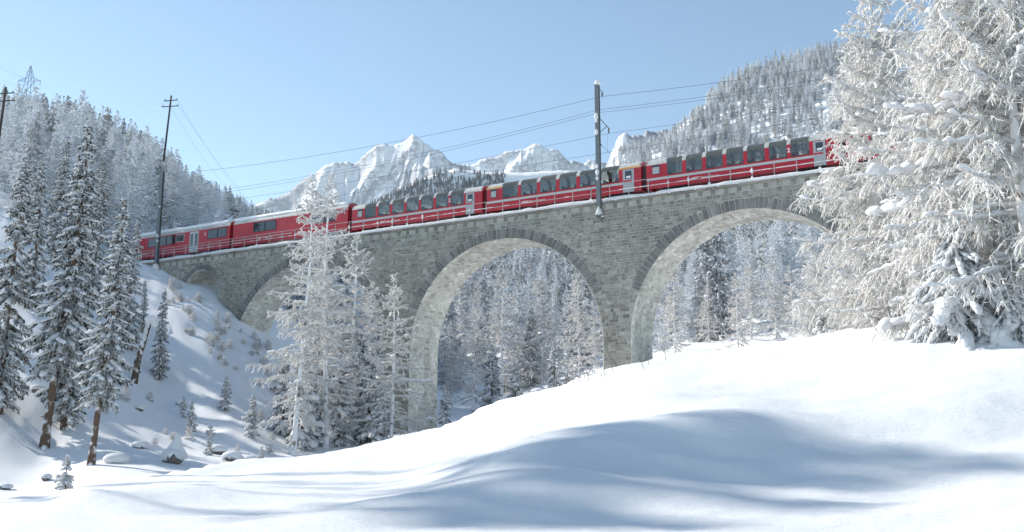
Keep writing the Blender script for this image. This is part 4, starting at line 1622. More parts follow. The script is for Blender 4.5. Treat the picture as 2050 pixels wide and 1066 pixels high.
    if lumps_n:
        bi = rng.integers(0, nb, lumps_n * 2)
        bi = bi[rng.uniform(0, 1, len(bi)) < np.clip(L[bi] / Rmax + .25, 0, 1)][:lumps_n]
        q, T = along(P, bi, rng.uniform(.12, 1, len(bi)) ** .8)
        sc = rng.uniform(.5, 1.45, (len(bi), 1)) * np.clip(L[bi, None] / Rmax + .35, .35, 1)
        S = np.array(lump)[None] * sc * rng.uniform(.75, 1.3, (len(bi), 3))
        q = q + np.array([0, 0, 1.0]) * (S[:, 2:3] * .5)
        Cs, Ts, Ss = [q], [T], [S]
        Cb, Tb, Sb = [], [], []
        # smaller pads on the twigs
        wi = rng.integers(0, n2, int(lumps_n * 1.4))
        q, T = along(P2, wi, rng.uniform(.1, .9, len(wi)))
        S = np.array(lump)[None] * .5 * rng.uniform(.45, 1.3, (len(wi), 3))
        Cs.append(q + np.array([0, 0, .3]) * S[:, 2:3]); Ts.append(T); Ss.append(S)
        if big:
            gb = np.argsort(-L + rng.uniform(0, Rmax * .9, nb))[:big]
            for q_t in np.linspace(.25, .97, 15):
                q, T = along(P, gb, np.full(len(gb), q_t) + rng.uniform(-.04, .03, len(gb)))
                S = np.array([lump[0] * 1.35, lump[1] * 1.9, lump[2] * 2.3])[None] * rng.uniform(.45, 1.35, (len(gb), 1)) * rng.uniform(.75, 1.25, (len(gb), 3))
                q = q + rng.normal(0, 1, q.shape) * S * np.array([.3, .3, .15])
                Cb.append(q + np.array([0, 0, 1.0]) * S[:, 2:3] * .35); Tb.append(T + rng.normal(0, .18, T.shape)); Sb.append(S)
        snow = lumps(np.concatenate(Cs), np.concatenate(Ts), np.concatenate(Ss), rng, fine and lumps_n < 500 and H < 6)
        if Cb:
            v_, f_ = lumps(np.concatenate(Cb), np.concatenate(Tb), np.concatenate(Sb), rng, True)
            snow = (np.concatenate([snow[0], v_]), np.concatenate([snow[1], f_ + len(snow[0])]))
    return trunk, crown, snow


def tree(kind, label, group=None, mats=None, **kw):
    trunk, crown, snow = tree_geo(kind, **kw)
    cm = mats or (M['twig'] if kind == 'larch' else M['needle'])
    root = empty(kind + '_tree')
    tag(root, label, kind + ' tree', group)
    put('trunk', mesh_np('trunk', trunk[0], [trunk[1]], M['bark_rime' if kind == 'larch' else 'bark'], smooth=False), root)
    put('crown', mesh_np('crown', crown[0], [crown[1]], cm), root)
    if snow is not None:
        tag(put('snow_cover', mesh_np('snow_cover', snow[0], [snow[1]], M['snow'], smooth=True), root), kind='stuff')
    return root


def single_tree_mesh(kind, mats=None, **kw):
    trunk, crown, snow = tree_geo(kind, **kw)
    cm = mats or (M['twig'] if kind == 'larch' else M['needle'])
    a, b = len(trunk[0]), len(trunk[0]) + len(crown[0])
    V = [trunk[0], crown[0]]; F = [trunk[1], crown[1] + a]; mi = [0, 1]
    if snow is not None:
        V.append(snow[0]); F.append(snow[1] + b); mi.append(2)
    return mesh_np(kind + '_tree', np.concatenate(V), F, [M['bark_rime'], cm, M['snow']], mi)


LARCH_GROUP = 'frosted larches'
SPRUCE_GROUP = 'snow-laden spruces'


def set_tree(proto, used, px, Y, label, sc=1.0, rz=0.0, z=None, x=None, tilt=(0, 0)):
    gx, gy, gzv = gpt(px, Y)
    if z is not None: gzv = z
    loc = (gx, gy, gzv - .12)
    if not used[0]:
        used[0] = True
        r = proto
        r.location = loc; r.rotation_euler = (tilt[0], tilt[1], rz); r.scale = (sc,) * 3
    else:
        r = dup(proto, loc, rz, sc, tilt)
    r['label'] = label
    return r


def top_height(px, Y, py_top):
    """height that brings a top to the surveyed point"""
    return sight(px, py_top)[2] * Y - gpt(px, Y)[2]


# --- near larches on the snow ridge
LA = tree('larch', 'x', LARCH_GROUP, H=21.0, Rmax=5.1, seed=1, nb=150, nt=36, ns=7, base=.02, r3=.024, lumps_n=2600, lump=(.26, .10, .075), tw=.62, shape=.50, droop=.34, trunk_r=.22, big=5, hang=.55)
LB = tree('larch', 'x', LARCH_GROUP, H=18.0, Rmax=5.6, seed=2, nb=135, nt=36, ns=7, base=.04, r3=.024, lumps_n=2600, lump=(.26, .11, .085), tw=.62, shape=.48, droop=.42, trunk_r=.24, big=9, hang=.6)
ua, ub_ = [False], [False]
set_tree(LA, ua, 1806, 45, 'tall frosted larch whose branches reach over the arch and hide the last carriage', 1.0, .4)
set_tree(LB, ub_, 1995, 37.5, 'dense frosted larch with heavy snow pads filling the picture corner above the ridge', 1.0, 1.9)
set_tree(LB, ub_, 2075, 34, 'frosted larch with bare brown trunk at the picture edge on the snow ridge', .98, 4.2, tilt=(0, -.04))
set_tree(LA, ua, 1895, 52, 'frosted larch standing between the two big larches, a little farther back', .95, 2.7)
set_tree(LB, ub_, 2030, 50, 'frosted larch behind the heavily loaded larch, upper branches only', 1.05, .7)
set_tree(LB, ub_, 1655, 60, 'smaller frosted larch on the ridge beside the broad arch', .50, 3.1)
set_tree(LA, ua, 1715, 54, 'low frosted larch tucked against the tall larch at the ridge', .46, 5.0)

# --- larches before the viaduct
LC = tree('larch', 'x', LARCH_GROUP, H=24.0, Rmax=4.7, seed=5, nb=125, nt=20, ns=6, base=.13, r3=.037, lumps_n=360, lump=(.34, .12, .09), tw=.56, shape=.62, droop=.34, lean=(.035, 0), trunk_r=.22, sparse=.25)
LD = tree('larch', 'x', LARCH_GROUP, H=15.0, Rmax=4.0, seed=6, nb=95, nt=17, ns=6, base=.06, r3=.037, lumps_n=240, lump=(.32, .12, .09), tw=.54, shape=.68, droop=.30, trunk_r=.17, sparse=.15)
uc, ud = [False], [False]


def larch_to(proto, used, H0, px, Y, top_py, label, rz, ptop=None):
    h = top_height(px if ptop is None else ptop, Y, top_py)
    return set_tree(proto, used, px, Y, label, h / H0, rz)


larch_to(LC, uc, 24, 588, 82, 362, 'tallest frosted larch before the viaduct, pale trunk on the snow crest', .2, 615)
larch_to(LC, uc, 24, 652, 88, 345, 'second tall frosted larch before the viaduct, dark leaning trunk', 2.6, 685)
larch_to(LD, ud, 15, 783, 88, 548, 'slim frosted larch standing against the tall pier between two arches', .5, 788)
larch_to(LD, ud, 15, 700, 96, 470, 'frosted larch half hidden behind the two tall larches before the viaduct', 1.5)
larch_to(LD, ud, 15, 735, 100, 560, 'short frosted larch between the tall pair and the slim larch by the pier', 3.5)
larch_to(LD, ud, 15, 640, 98, 520, 'frosted larch deep behind the tall pair, inside the hidden arch', 4.5)

# --- seen through the arches
for i, (px, Y, tp_, rz, w) in enumerate([(945, 134, 560, .3, 'arch opening, at its dark pier'), (1005, 150, 520, 1.2, 'arch opening, centre of the clump'), (1060, 165, 590, 2.2, 'arch opening, behind the snowy spruces'),
                                         (1085, 150, 540, 5.0, 'arch opening, between spruces and meadow'), (905, 140, 640, 3.0, 'arch opening, lowest and closest to the tall pier'), (1160, 132, 545, 3.9, 'arch opening, against the right pier'),
                                         (1190, 125, 600, 4.8, 'arch opening, partly behind the right pier'), (920, 175, 545, 5.5, 'arch opening, high behind the others')]):
    larch_to(LD if i % 2 else LC, ud if i % 2 else uc, 15 if i % 2 else 24, px, Y, tp_, 'frosted larch seen through the middle ' + w.replace('right pier', 'sturdy pier'), rz)
for i, (px, Y, tp_, rz, w) in enumerate([(1352, 104, 525, 1.1, 'broad wide-spreading, beside the bright vault wall'), (1420, 128, 560, 2.9, 'slender, second from the bright vault wall'), (1478, 112, 545, .7, 'with leaning dark stem'),
                                         (1505, 118, 520, 3.3, 'twin of the leaning one'), (1555, 115, 510, 4.4, 'upright with bare lower stem'), (1590, 108, 530, 5.2, 'bushy, by the ridge larches'),
                                         (1630, 120, 470, 2.0, 'tall, brushing the arch ring'), (1690, 105, 480, 1.4, 'wide, merging with the ridge larches'), (1450, 150, 520, 5.8, 'pale and distant, behind the leaning pair'), (1535, 155, 480, .1, 'pale and distant, under the arch crown'),
                                         (1760, 100, 500, .1, 'broad, behind the tall ridge larch'), (1850, 95, 480, 2.1, 'deep in the thicket of the ridge'), (1950, 92, 500, 3.1, 'deepest in the thicket of the ridge')]):
    larch_to(LD, ud, 15, px, Y, tp_, 'frosted larch seen under the broad arch: ' + w, rz)

# --- spruces of the shaded slope
SA = tree('spruce', 'x', SPRUCE_GROUP, H=26.0, Rmax=3.0, seed=11, nb=190, nt=26, ns=6, base=.22, r3=.032, lumps_n=1300, lump=(.38, .18, .11), tw=.50, shape=.66, droop=.50, lean=(.06, 0), trunk_r=.30)
SB = tree('spruce', 'x', SPRUCE_GROUP, H=22.0, Rmax=2.7, seed=12, nb=170, nt=24, ns=6, base=.05, r3=.032, lumps_n=1050, lump=(.38, .18, .11), tw=.50, shape=.64, droop=.55, trunk_r=.25)
SC = tree('spruce', 'x', SPRUCE_GROUP, mats=M['needle_frost'], H=4.0, Rmax=1.15, seed=13, nb=64, nt=14, ns=5, base=.03, r3=.028, lumps_n=130, lump=(.20, .12, .10), tw=.32, shape=.75, droop=.42, trunk_r=.07)
usa, usb, usc = [False], [False], [False]


def spruce_to(proto, used, H0, px, Y, top_py, label, rz, ptop=None, tilt=(0, 0)):
    h = top_height(px if ptop is None else ptop, Y, top_py)
    return set_tree(proto, used, px, Y, label, h / H0, rz, tilt=tilt)


spruce_to(SA, usa, 26, 88, 70, 245, 'tall leaning spruce with long bare brown trunk on the shaded slope', 0.0, 150)
spruce_to(SB, usb, 22, 128, 73, 380, 'dark bushy spruce with branches to the ground right behind the bare leaning trunk', 1.0, 165)
spruce_to(SA, usa, 26, 182, 63, 395, 'leaning spruce with thin bare trunk, foremost on the shaded slope', -.15, 262)
spruce_to(SB, usb, 22, -2, 72, 330, 'snow-loaded spruce cut by the picture edge on the shaded slope', 2.0, 35)
spruce_to(SB, usb, 22, 255, 98, 440, 'spruce behind the foremost leaning trunk, beside the white snag', 3.0, 268)
spruce_to(SB, usb, 22, 318, 96, 585, 'small leaning spruce beneath the end of the viaduct', 4.0, 342)
spruce_to(SB, usb, 22, 285, 104, 560, 'squat dark spruce between the white snag and the viaduct end', 5.1, 292)
spruce_to(SB, usb, 22, 60, 92, 310, 'spruce in the dark clump, between the edge tree and the bare leaning trunk', .6)
spruce_to(SB, usb, 22, 185, 105, 330, 'spruce in the dark clump, higher up the slope', 1.7)
spruce_to(SB, usb, 22, 110, 112, 270, 'spruce rising behind the dark clump on the slope', 2.7)
for i, (px, Y, tp_, lab) in enumerate([(604, 86, 690, 'small snowy spruce at the foot of the tallest larch'), (676, 90, 735, 'small snowy spruce at the foot of the second tall larch'), (738, 92, 690, 'narrow snowy spruce left of the pier larch'),
                                       (762, 88, 765, 'white snow-plastered little spruce beside the pier larch'), (718, 96, 660, 'taller snowy spruce in front of the hidden arch'), (565, 90, 700, 'snowy spruce beside the tallest larch, on the slope side'),
                                       (630, 94, 650, 'snowy spruce between the two tall larch trunks'),
                                       (450, 92, 750, 'little dark spruce alone on the open slope'), (503, 84, 788, 'young spruce below the lone one on the slope'), (128, 46, 905, 'snow-draped sapling on the snow before the bare trunks'),
                                       (382, 84, 800, 'thin frosted young spruce above the big snow-capped boulder'), (365, 88, 790, 'young spruce uphill of the big boulder'), (418, 74, 860, 'frosted sapling beside the big snow-capped boulder'),
                                       (522, 70, 890, 'tiny spruce peeping over the snow crest'), (1032, 128, 722, 'snowy spruce in the middle arch, nearest the snow crest'), (1110, 126, 690, 'pale snowy spruce in the middle arch near the sturdy pier'),
                                       (890, 118, 770, 'dark little spruce at the foot of the tall pier'), (985, 140, 690, 'dark spruce below the larches in the middle arch'), (1140, 135, 700, 'spruce in the middle arch beside the pale one'), (1660, 47, 625, 'snow-smothered little spruce on the ridge beside the larches')]):
    spruce_to(SC, usc, 4.0, px, Y, tp_, lab, i * 1.3)

# snow-buried bush under the big larches
SD = tree('spruce', 'snow-smothered broad young spruce bowed to the ground in front of the ridge larches', None, mats=M['needle_frost'], H=4.4, Rmax=2.3, seed=21, nb=120, nt=18, ns=6, base=.02, r3=.024, lumps_n=1500, lump=(.24, .12, .085), tw=.42, shape=.55, droop=1.0, trunk_r=.08, big=14)
gx, gy, gzv = gpt(1928, 34.5)
SD.location = (gx, gy, gzv - .3)
SD2 = dup(SD, (*gpt(2035, 33.5)[:2], gpt(2035, 33.5)[2] - .4), 2.2, .62)
SD2['label'] = 'low snow-smothered bush beside the bowed young spruce at the picture edge'

# --- mid forest and far forest
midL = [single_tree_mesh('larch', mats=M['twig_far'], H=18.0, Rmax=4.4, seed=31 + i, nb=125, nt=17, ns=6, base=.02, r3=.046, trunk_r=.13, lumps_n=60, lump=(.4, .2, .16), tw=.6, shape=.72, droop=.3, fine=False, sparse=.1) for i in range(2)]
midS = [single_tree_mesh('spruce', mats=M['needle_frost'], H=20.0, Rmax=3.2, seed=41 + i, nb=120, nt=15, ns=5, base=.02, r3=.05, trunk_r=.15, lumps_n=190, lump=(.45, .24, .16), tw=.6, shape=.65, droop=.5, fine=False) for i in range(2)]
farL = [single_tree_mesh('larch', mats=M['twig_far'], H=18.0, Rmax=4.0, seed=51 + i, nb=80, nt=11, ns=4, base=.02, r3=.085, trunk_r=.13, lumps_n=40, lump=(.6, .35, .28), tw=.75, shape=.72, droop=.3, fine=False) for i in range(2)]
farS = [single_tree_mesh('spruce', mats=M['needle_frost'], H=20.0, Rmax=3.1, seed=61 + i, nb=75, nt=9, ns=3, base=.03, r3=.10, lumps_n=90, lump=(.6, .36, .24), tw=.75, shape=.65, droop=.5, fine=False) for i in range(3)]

rf = random.Random(5)
# height of the tree line along the two hills
SKYL = np.array([(-80, 190), (0, 168), (60, 186), (130, 178), (200, 212), (250, 238), (300, 268), (350, 308), (400, 345), (450, 365), (500, 400), (560, 422), (640, 440), (1190, 440),
                 (1225, 318), (1245, 282), (1300, 270), (1340, 252), (1400, 205), (1430, 162), (1470, 130), (1520, 98), (1570, 78), (1640, 72), (1700, 62), (1800, 50)], float)
count = {'larch': 0, 'spruce': 0}


def far_tree(kind, px, Y, sc, label, group, protos, maxn=285):
    x, y, zz = gpt(px, Y)
    H0 = 18.0 if kind == 'larch' else 20.0
    sky_py = float(np.interp(px, SKYL[:, 0], SKYL[:, 1])) + rf.expovariate(1 / 7.0)
    lim = (sight(px, sky_py)[2] * Y - zz) / H0 / 1.05
    if lim < .32: return
    sc = min(sc, lim)
    count[kind] += 1
    o = bpy.data.objects.new(kind + '_tree', protos[rf.randrange(len(protos))])
    C.objects.link(o)
    o.location = (x, y, zz - .5)
    o.rotation_euler = (rf.uniform(-.03, .03), rf.uniform(-.03, .03), rf.uniform(0, 6.28))
    o.scale = (sc * rf.uniform(.9, 1.15), sc * rf.uniform(.9, 1.15), sc * rf.uniform(.85, 1.15))
    tag(o, label, kind + ' tree', group)


ZONES = {
    'near': [(60, 'by the dark power pole'), (150, 'beneath the lattice pylon'), (260, 'between lattice pylon and tall wooden pole'), (370, 'around the tall wooden pole'), (470, 'above the pantograph railcar'), (900, 'above the second railcar')],
    'valley': [(790, 'inside the arch hidden by the larch pair'), (980, 'in the middle arch by its tall pier'), (1110, 'in the centre of the middle arch'), (1250, 'in the middle arch by the mast pier'),
               (1400, 'under the broad arch by its bright vault'), (1540, 'in the centre of the broad arch'), (1900, 'under the broad arch by the ridge larches')]}


def zone_label(kind, px, Y, sc, near_far, zones, mid):
    where = next(w for lim, w in ZONES[zones] if px < lim) if px < ZONES[zones][-1][0] else ZONES[zones][-1][1]
    size = 'tall' if sc > .95 else ('small' if sc < .72 else 'middling')
    look = 'pale frosted larch' if kind == 'larch' else 'blue-grey snowy spruce'
    return '%s %s, %s, %s' % (size, look, near_far[0] if Y < mid else near_far[1], where)


def scatter(n, boxes, pl, label_l, label_s, group, near=False, sc=(.75, 1.15)):
    """boxes: list of (px0, px1, Y0, Y1, weight)"""
    tot = sum(b[4] for b in boxes)
    for b in boxes:
        m = int(round(n * b[4] / tot))
        for i in range(m):
            px = rf.uniform(b[0], b[1])
            Y = b[2] + (b[3] - b[2]) * ((i + rf.random()) / m)
            kind = 'larch' if rf.random() < pl else 'spruce'
            pr = (midL if near else farL) if kind == 'larch' else (midS if near else farS)
            q = rf.uniform(*sc)
            zn = 'near' if 'hill' in group else 'valley'
            far_tree(kind, px, Y, q, zone_label(kind, px, Y, q, ('low', 'high up'), zn, (b[2] + b[3]) / 2) + {'trees of the near hill forest': '', 'trees of the high wooded hill': ', on the skyline', 'trees of the valley wood': '', 'trees of the blue slope': ', far away'}[group], group, pr)


# slope beyond the railcar end
scatter(120, [(-60, 120, 130, 230, 2), (120, 300, 130, 240, 3), (300, 430, 150, 260, 2), (420, 560, 210, 330, 1)], .7,
        'frosted larch on the forested hill behind the railcar, middle distance', 'snowy spruce on the forested hill behind the railcar, middle distance', 'trees of the near hill forest', True, (.7, 1.1))
scatter(170, [(-60, 120, 250, 545, 4), (120, 260, 260, 560, 4), (260, 400, 270, 590, 4), (400, 560, 340, 700, 3)], .42,
        'frosted larch on the high wooded hill below the lattice pylon', 'blue-white snowy spruce on the high wooded hill below the lattice pylon', 'trees of the high wooded hill', False, (.8, 1.2))
# valley behind the arches
scatter(190, [(860, 1230, 150, 330, 4), (1290, 1720, 125, 330, 5), (540, 790, 130, 280, 1)], .62,
        'frosted larch in the valley wood behind the viaduct, seen through the arches', 'snowy spruce in the valley wood behind the viaduct, seen through the arches', 'trees of the valley wood', True, (.65, 1.0))
scatter(60, [(900, 1230, 300, 680, 3), (1290, 1720, 280, 650, 3)], .35,
        'small frosted larch on the blue slope far behind the arches', 'small bluish spruce on the blue slope far behind the arches', 'trees of the blue slope', False, (.8, 1.15))
# the hill above the last carriages
LHILL = []
for i in range(2300):
    px = rf.uniform(1225, 1790)
    Y = 640 + 380 * rf.random() ** .8
    LHILL.append((px, Y))
LHILL.sort(key=lambda t: t[1])
n_l = n_s = 0
stuff_spots = []
for px, Y in LHILL:
    if px < 1330 and rf.random() < .35: continue
    k = 'larch' if rf.random() < .62 else 'spruce'
    if count[k] >= 290:
        stuff_spots.append((px, Y, k)); continue
    far_tree(k, px, Y, rf.uniform(.7, 1.1), 'frosted larch on the steep wooded hill above the last carriages' if k == 'larch' else 'snowy spruce on the steep wooded hill above the last carriages',
             'trees of the steep wooded hill', farL if k == 'larch' else farS)
def far_wood(name, spots_, srange=(.6, 1.05)):
    pts, rots, scl, kid = [], [], [], []
    for px, Y, k in spots_:
        x, y, zz = gpt(px, Y)
        H0 = 18.0 if k == 'larch' else 20.0
        lim = (sight(px, float(np.interp(px, SKYL[:, 0], SKYL[:, 1])) + rf.expovariate(1 / 7.0))[2] * Y - zz) / H0 / 1.05
        sc = min(rf.uniform(*srange), lim)
        if sc < .3: continue
        pts.append((x, y, zz - .5)); rots.append((0, 0, rf.uniform(0, 6.28))); scl.append(sc); kid.append((0 if k == 'larch' else 2) + rf.randrange(2))
    if pts:
        me = bpy.data.meshes.new(name)
        me.from_pydata(pts, [], [])
        at = me.attributes.new('turn', 'FLOAT_VECTOR', 'POINT'); at.data.foreach_set('vector', np.array(rots, np.float32).ravel())
        at = me.attributes.new('size', 'FLOAT', 'POINT'); at.data.foreach_set('value', np.array(scl, np.float32))
        at = me.attributes.new('which', 'INT', 'POINT'); at.data.foreach_set('value', np.array(kid, np.int32))
        hf = tag(put(name, me), kind='stuff')
        ng = bpy.data.node_groups.new('forest', 'GeometryNodeTree')
        ng.interface.new_socket('Geometry', in_out='INPUT', socket_type='NodeSocketGeometry')
        ng.interface.new_socket('Geometry', in_out='OUTPUT', socket_type='NodeSocketGeometry')
        gi = ng.nodes.new('NodeGroupInput'); go = ng.nodes.new('NodeGroupOutput')
        iop = ng.nodes.new('GeometryNodeInstanceOnPoints')
        g2i = ng.nodes.new('GeometryNodeGeometryToInstance')
        srcs = []
        for me_ in (farL[0], farL[1], farS[0], farS[1]):
            srcs.append(next(o for o in C.objects if o.data is me_))
        for so in reversed(srcs):
            oi = ng.nodes.new('GeometryNodeObjectInfo'); oi.transform_space = 'ORIGINAL'
            oi.inputs['Object'].default_value = so
            ng.links.new(oi.outputs['Geometry'], g2i.inputs[0])
        def named(nm, ty):
            n = ng.nodes.new('GeometryNodeInputNamedAttribute'); n.data_type = ty; n.inputs['Name'].default_value = nm
            return n.outputs[0]
        ng.links.new(gi.outputs[0], iop.inputs['Points'])
        ng.links.new(g2i.outputs[0], iop.inputs['Instance'])
        iop.inputs['Pick Instance'].default_value = True
        ng.links.new(named('which', 'INT'), iop.inputs['Instance Index'])
        ng.links.new(named('turn', 'FLOAT_VECTOR'), iop.inputs['Rotation'])
        ng.links.new(named('size', 'FLOAT'), iop.inputs['Scale'])
        ng.links.new(iop.outputs[0], go.inputs[0])
        hf.modifiers.new('forest', 'NODES').node_group = ng


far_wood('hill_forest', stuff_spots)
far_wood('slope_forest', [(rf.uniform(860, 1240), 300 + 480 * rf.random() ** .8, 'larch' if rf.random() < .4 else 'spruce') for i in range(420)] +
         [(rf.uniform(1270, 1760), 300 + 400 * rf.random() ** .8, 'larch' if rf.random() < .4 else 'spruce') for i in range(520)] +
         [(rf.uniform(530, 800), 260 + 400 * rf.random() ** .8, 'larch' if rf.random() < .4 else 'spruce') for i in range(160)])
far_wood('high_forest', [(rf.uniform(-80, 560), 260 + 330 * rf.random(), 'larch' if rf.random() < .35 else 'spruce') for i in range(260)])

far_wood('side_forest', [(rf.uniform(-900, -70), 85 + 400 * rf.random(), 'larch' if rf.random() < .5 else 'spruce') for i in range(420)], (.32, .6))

# sparse dwarf forest on the far snowy hill, a mass of specks
V, F1, F2, o_ = [], [], [], 0
tv, tf = [], []
for r_, z0_, z1_ in ((3.3, .5, 8), (2.6, 4.5, 12.5), (1.7, 9, 17)):
    b_ = len(tv)
    tv += [(r_ * (1 + .25 * (q % 2)) * math.cos(q * math.pi / 3.5), r_ * (1 + .25 * (q % 2)) * math.sin(q * math.pi / 3.5), z0_) for q in range(7)] + [(0, 0, z1_)]
    tf += [(b_ + q, b_ + (q + 1) % 7, b_ + 7) for q in range(7)]
tiny = (np.array(tv), np.array(tf))
dg = bpy.context.evaluated_depsgraph_get()
hill_o = bpy.data.objects.get('snowy_hill')
for i in range(900):
    px = rf.uniform(690, 1010); Y = rf.uniform(1900, 2900)
    py = 400 - (px - 690) * .13
    ro = Vector((0, 0, 0)); rd = Vector(tuple(sight(px, rf.gauss(408 - (px - 690) * .20 + (20 if px > 900 else 0), 16)))).normalized()
    ok, hit, nrm, fi = hill_o.ray_cast(ro, rd)
    if not ok: continue
    sc = rf.uniform(.7, 1.2)
    V.append(tiny[0] * sc + np.array(hit)); F1.append(tiny[1] + o_); o_ += len(tiny[0])
if V:
    M['far_needle'] = coated_mat('far_needles', (0.05, 0.06, 0.065), .2, .6, 1.0, .1)
    tag(put('mountain_forest', mesh_np('mountain_forest', np.concatenate(V), [np.concatenate(F1)], M['far_needle'])), kind='stuff')

# ------------------------------------------------------------------ trees standing beside the snowfield; they throw the long shadows
ca, sa = math.cos(SUN_EL), math.sin(SUN_EL)
SH = tree('spruce', 'x', None, H=24.0, Rmax=2.7, seed=19, nb=26, nt=11, ns=4, base=.81, r3=.034, lumps_n=300, lump=(.36, .17, .10), tw=.55, shape=.45, droop=.45, trunk_r=.2)
for i, (nn, a_tip, dist) in enumerate([(15.4, -4.5, 40), (17.9, -3.0, 43), (20.2, -2.4, 39), (21.7, -1.2, 44), (23.2, .6, 41)]):
    sx_, sy_ = -math.sin(SUN_AZ), -math.cos(SUN_AZ)      # shadow direction on the ground
    a0 = a_tip - dist
    x, y = a0 * sx_ - nn * sy_, a0 * sy_ + nn * sx_
    zz = gz(x, y)
    hh = dist * math.tan(SUN_EL) - .4 - zz
    loc = (x, y, zz - .1)
    if i == 0:
        r = SH; r.location = loc; r.scale = (hh / 24.0,) * 3
    else:
        r = dup(SH, loc, i * 1.9, hh / 24.0)
    r['group'] = 'tall spruces beside the snowfield'
    r['label'] = 'high-crowned spruce beside the snowfield casting a long shadow over the dunes, ' + ['first', 'second', 'third', 'fourth', 'fifth', 'sixth', 'seventh', 'eighth', 'ninth', 'tenth'][i] + ' of five'

# ------------------------------------------------------------------ boulders, shrubs, stems
def boulder(px, Y, w, h, label, seed, capscale=1.0, cone=False):
    x, y, zz = gpt(px, Y)
    root = empty('boulder', (x, y, zz))
    tag(root, label, 'boulder')
    rng = np.random.default_rng(seed)
    V = ICO_V * (1 + .22 * rng.uniform(-1, 1, (len(ICO_V), 1))) * np.array([w / 2, w / 2, h / 2]) + np.array([0, 0, h * .25])
    put('rock', mesh_np('rock', V, [ICO_F], M['rock']), root)
    g = MB()
    g.blob((0, .08 * w, h * .40), w * .66, w * .60, h * .42 * capscale, seed, 14, 7, .06)
    if cone:
        # one smooth wind-blown hood, leaning a little
        k_, prof = 18, [(1.0, -.1), (.96, .18), (.82, .42), (.66, .66), (.52, .95), (.38, 1.25), (.25, 1.5), (.12, 1.66), (.02, 1.72)]
        vv, ff = [], []
        for ri, (pr_, pz) in enumerate(prof):
            for q in range(k_):
                a_ = 2 * math.pi * q / k_
                wob = 1 + .16 * math.sin(2 * a_ + ri * .5 + seed) + .08 * math.sin(5 * a_ + seed * 2 + ri)
                vv.append((w * (.58 * pr_ * wob * math.cos(a_) + .10 * pz), w * (.52 * pr_ * wob * math.sin(a_) + .12), h * (.30 + pz * .78) + .04 * math.sin(3 * a_ + ri)))
        for ri in range(len(prof) - 1):
            for q in range(k_):
                ff.append((ri * k_ + q, ri * k_ + (q + 1) % k_, (ri + 1) * k_ + (q + 1) % k_, (ri + 1) * k_ + q))
        g.add(vv, ff)
    tag(g.build('snow_cover', M['snow'], root, smooth=True), kind='stuff')


boulder(346, 66, 1.3, 1.15, 'big brown boulder wearing a tall pointed snow cap on the shaded slope', 1, 1.0, True)
boulder(435, 76, 1.1, .9, 'dark boulder with flat snow cap below the lone little spruce', 2)
boulder(10, 56, .6, .4, 'dark flat stone near the picture edge on the shaded slope', 3)
boulder(92, 60, .5, .5, 'small brown stone with snow cap below the bare leaning trunk', 4)
boulder(74, 76, .8, .7, 'brown stone uphill of the bare leaning trunk', 5)
boulder(278, 84, .8, .6, 'snow-capped stone below the white snag', 6)
boulder(280, 72, 1.0, .5, 'low snow-covered boulder uphill of the big pointed one', 7, 1.6)
boulder(232, 64, 1.3, .5, 'rounded boulder quite buried in snow next to the foremost leaning trunk', 8, 2.0)
boulder(463, 72, 1.2, .6, 'snow-buried boulder between dark boulder and snow crest', 9, 1.8)
boulder(500, 72, 1.1, .5, 'snow-buried boulder below the young spruce', 10, 1.8)
boulder(362, 92, .9, .6, 'dark stone with snow cap uphill of the thin young spruces', 12, 1.2)
boulder(1402, 44, 1.0, .62, 'white snow mound on the crest beneath the broad arch', 11, 1.9)
boulder(852, 46, .35, .4, 'small snow-capped marker stone on the crest at the tall pier foot', 13, 1.6, True)
boulder(1765, 41.5, 1.5, .7, 'snow-buried boulder at the foot of the ridge larches', 14, 1.8)

# snow-draped shrubs on the slope under the viaduct
shr = [tree_geo('larch', H=1.5, Rmax=.9, seed=90 + i, nb=36, nt=9, ns=5, base=.02, r3=.018, lumps_n=60, lump=(.15, .085, .065), tw=.34, shape=.4, droop=.05, trunk_r=.03, fine=True) for i in range(3)]
SHM = []
for tg, cg, sg_ in shr:
    a, b = len(tg[0]), len(tg[0]) + len(cg[0])
    SHM.append((mesh_np('twigs', np.concatenate([tg[0], cg[0]]), [tg[1], cg[1] + a], M['twig']), mesh_np('snow_cover', sg_[0], [sg_[1]], M['snow'], smooth=True)))
i = 0
spots = []
while len(spots) < 58:
    px = rf.uniform(335, 560); Y = rf.uniform(88, 120)
    x, y, zz = gpt(px, Y)
    py_ = CY - F_ * ((np.dot(np.array([x, y, zz]), UP)) / np.dot(np.array([x, y, zz]), FW))
    lim = 545 + (px - 320) * .72
    if py_ < lim - 5 or py_ > lim + 95: continue
    spots.append((px, Y))
for px, Y in spots + [(330, 80), (345, 78), (378, 80), (420, 82), (475, 78), (540, 80), (545, 86), (520, 92), (310, 74), (450, 68), (485, 66), (300, 90), (250, 84), (210, 78)]:
    x, y, zz = gpt(px, Y)
    k = rf.randrange(3)
    root = empty('shrub', (x, y, zz - .1), rf.uniform(0, 6.28))
    sc = rf.uniform(.3, .85)
    root.scale = (sc, sc, sc)
    tag(root, '%s snow-lumped shrub on the shaded slope, %s' % ('tiny' if sc < .45 else ('low' if sc < .65 else 'broad'), 'beneath the railcar' if px < 385 else ('below the small end arch' if px < 440 else ('beside the stone wall foot' if px < 500 else 'near the hidden arch')) if Y > 87 else ('left of the snag' if px < 270 else ('around the pointed boulder' if px < 400 else 'around the lone little spruce'))), 'shrub', 'snowy shrubs on the slope')
    put('twigs', SHM[k][0], root); tag(put('snow_cover', SHM[k][1], root), kind='stuff')

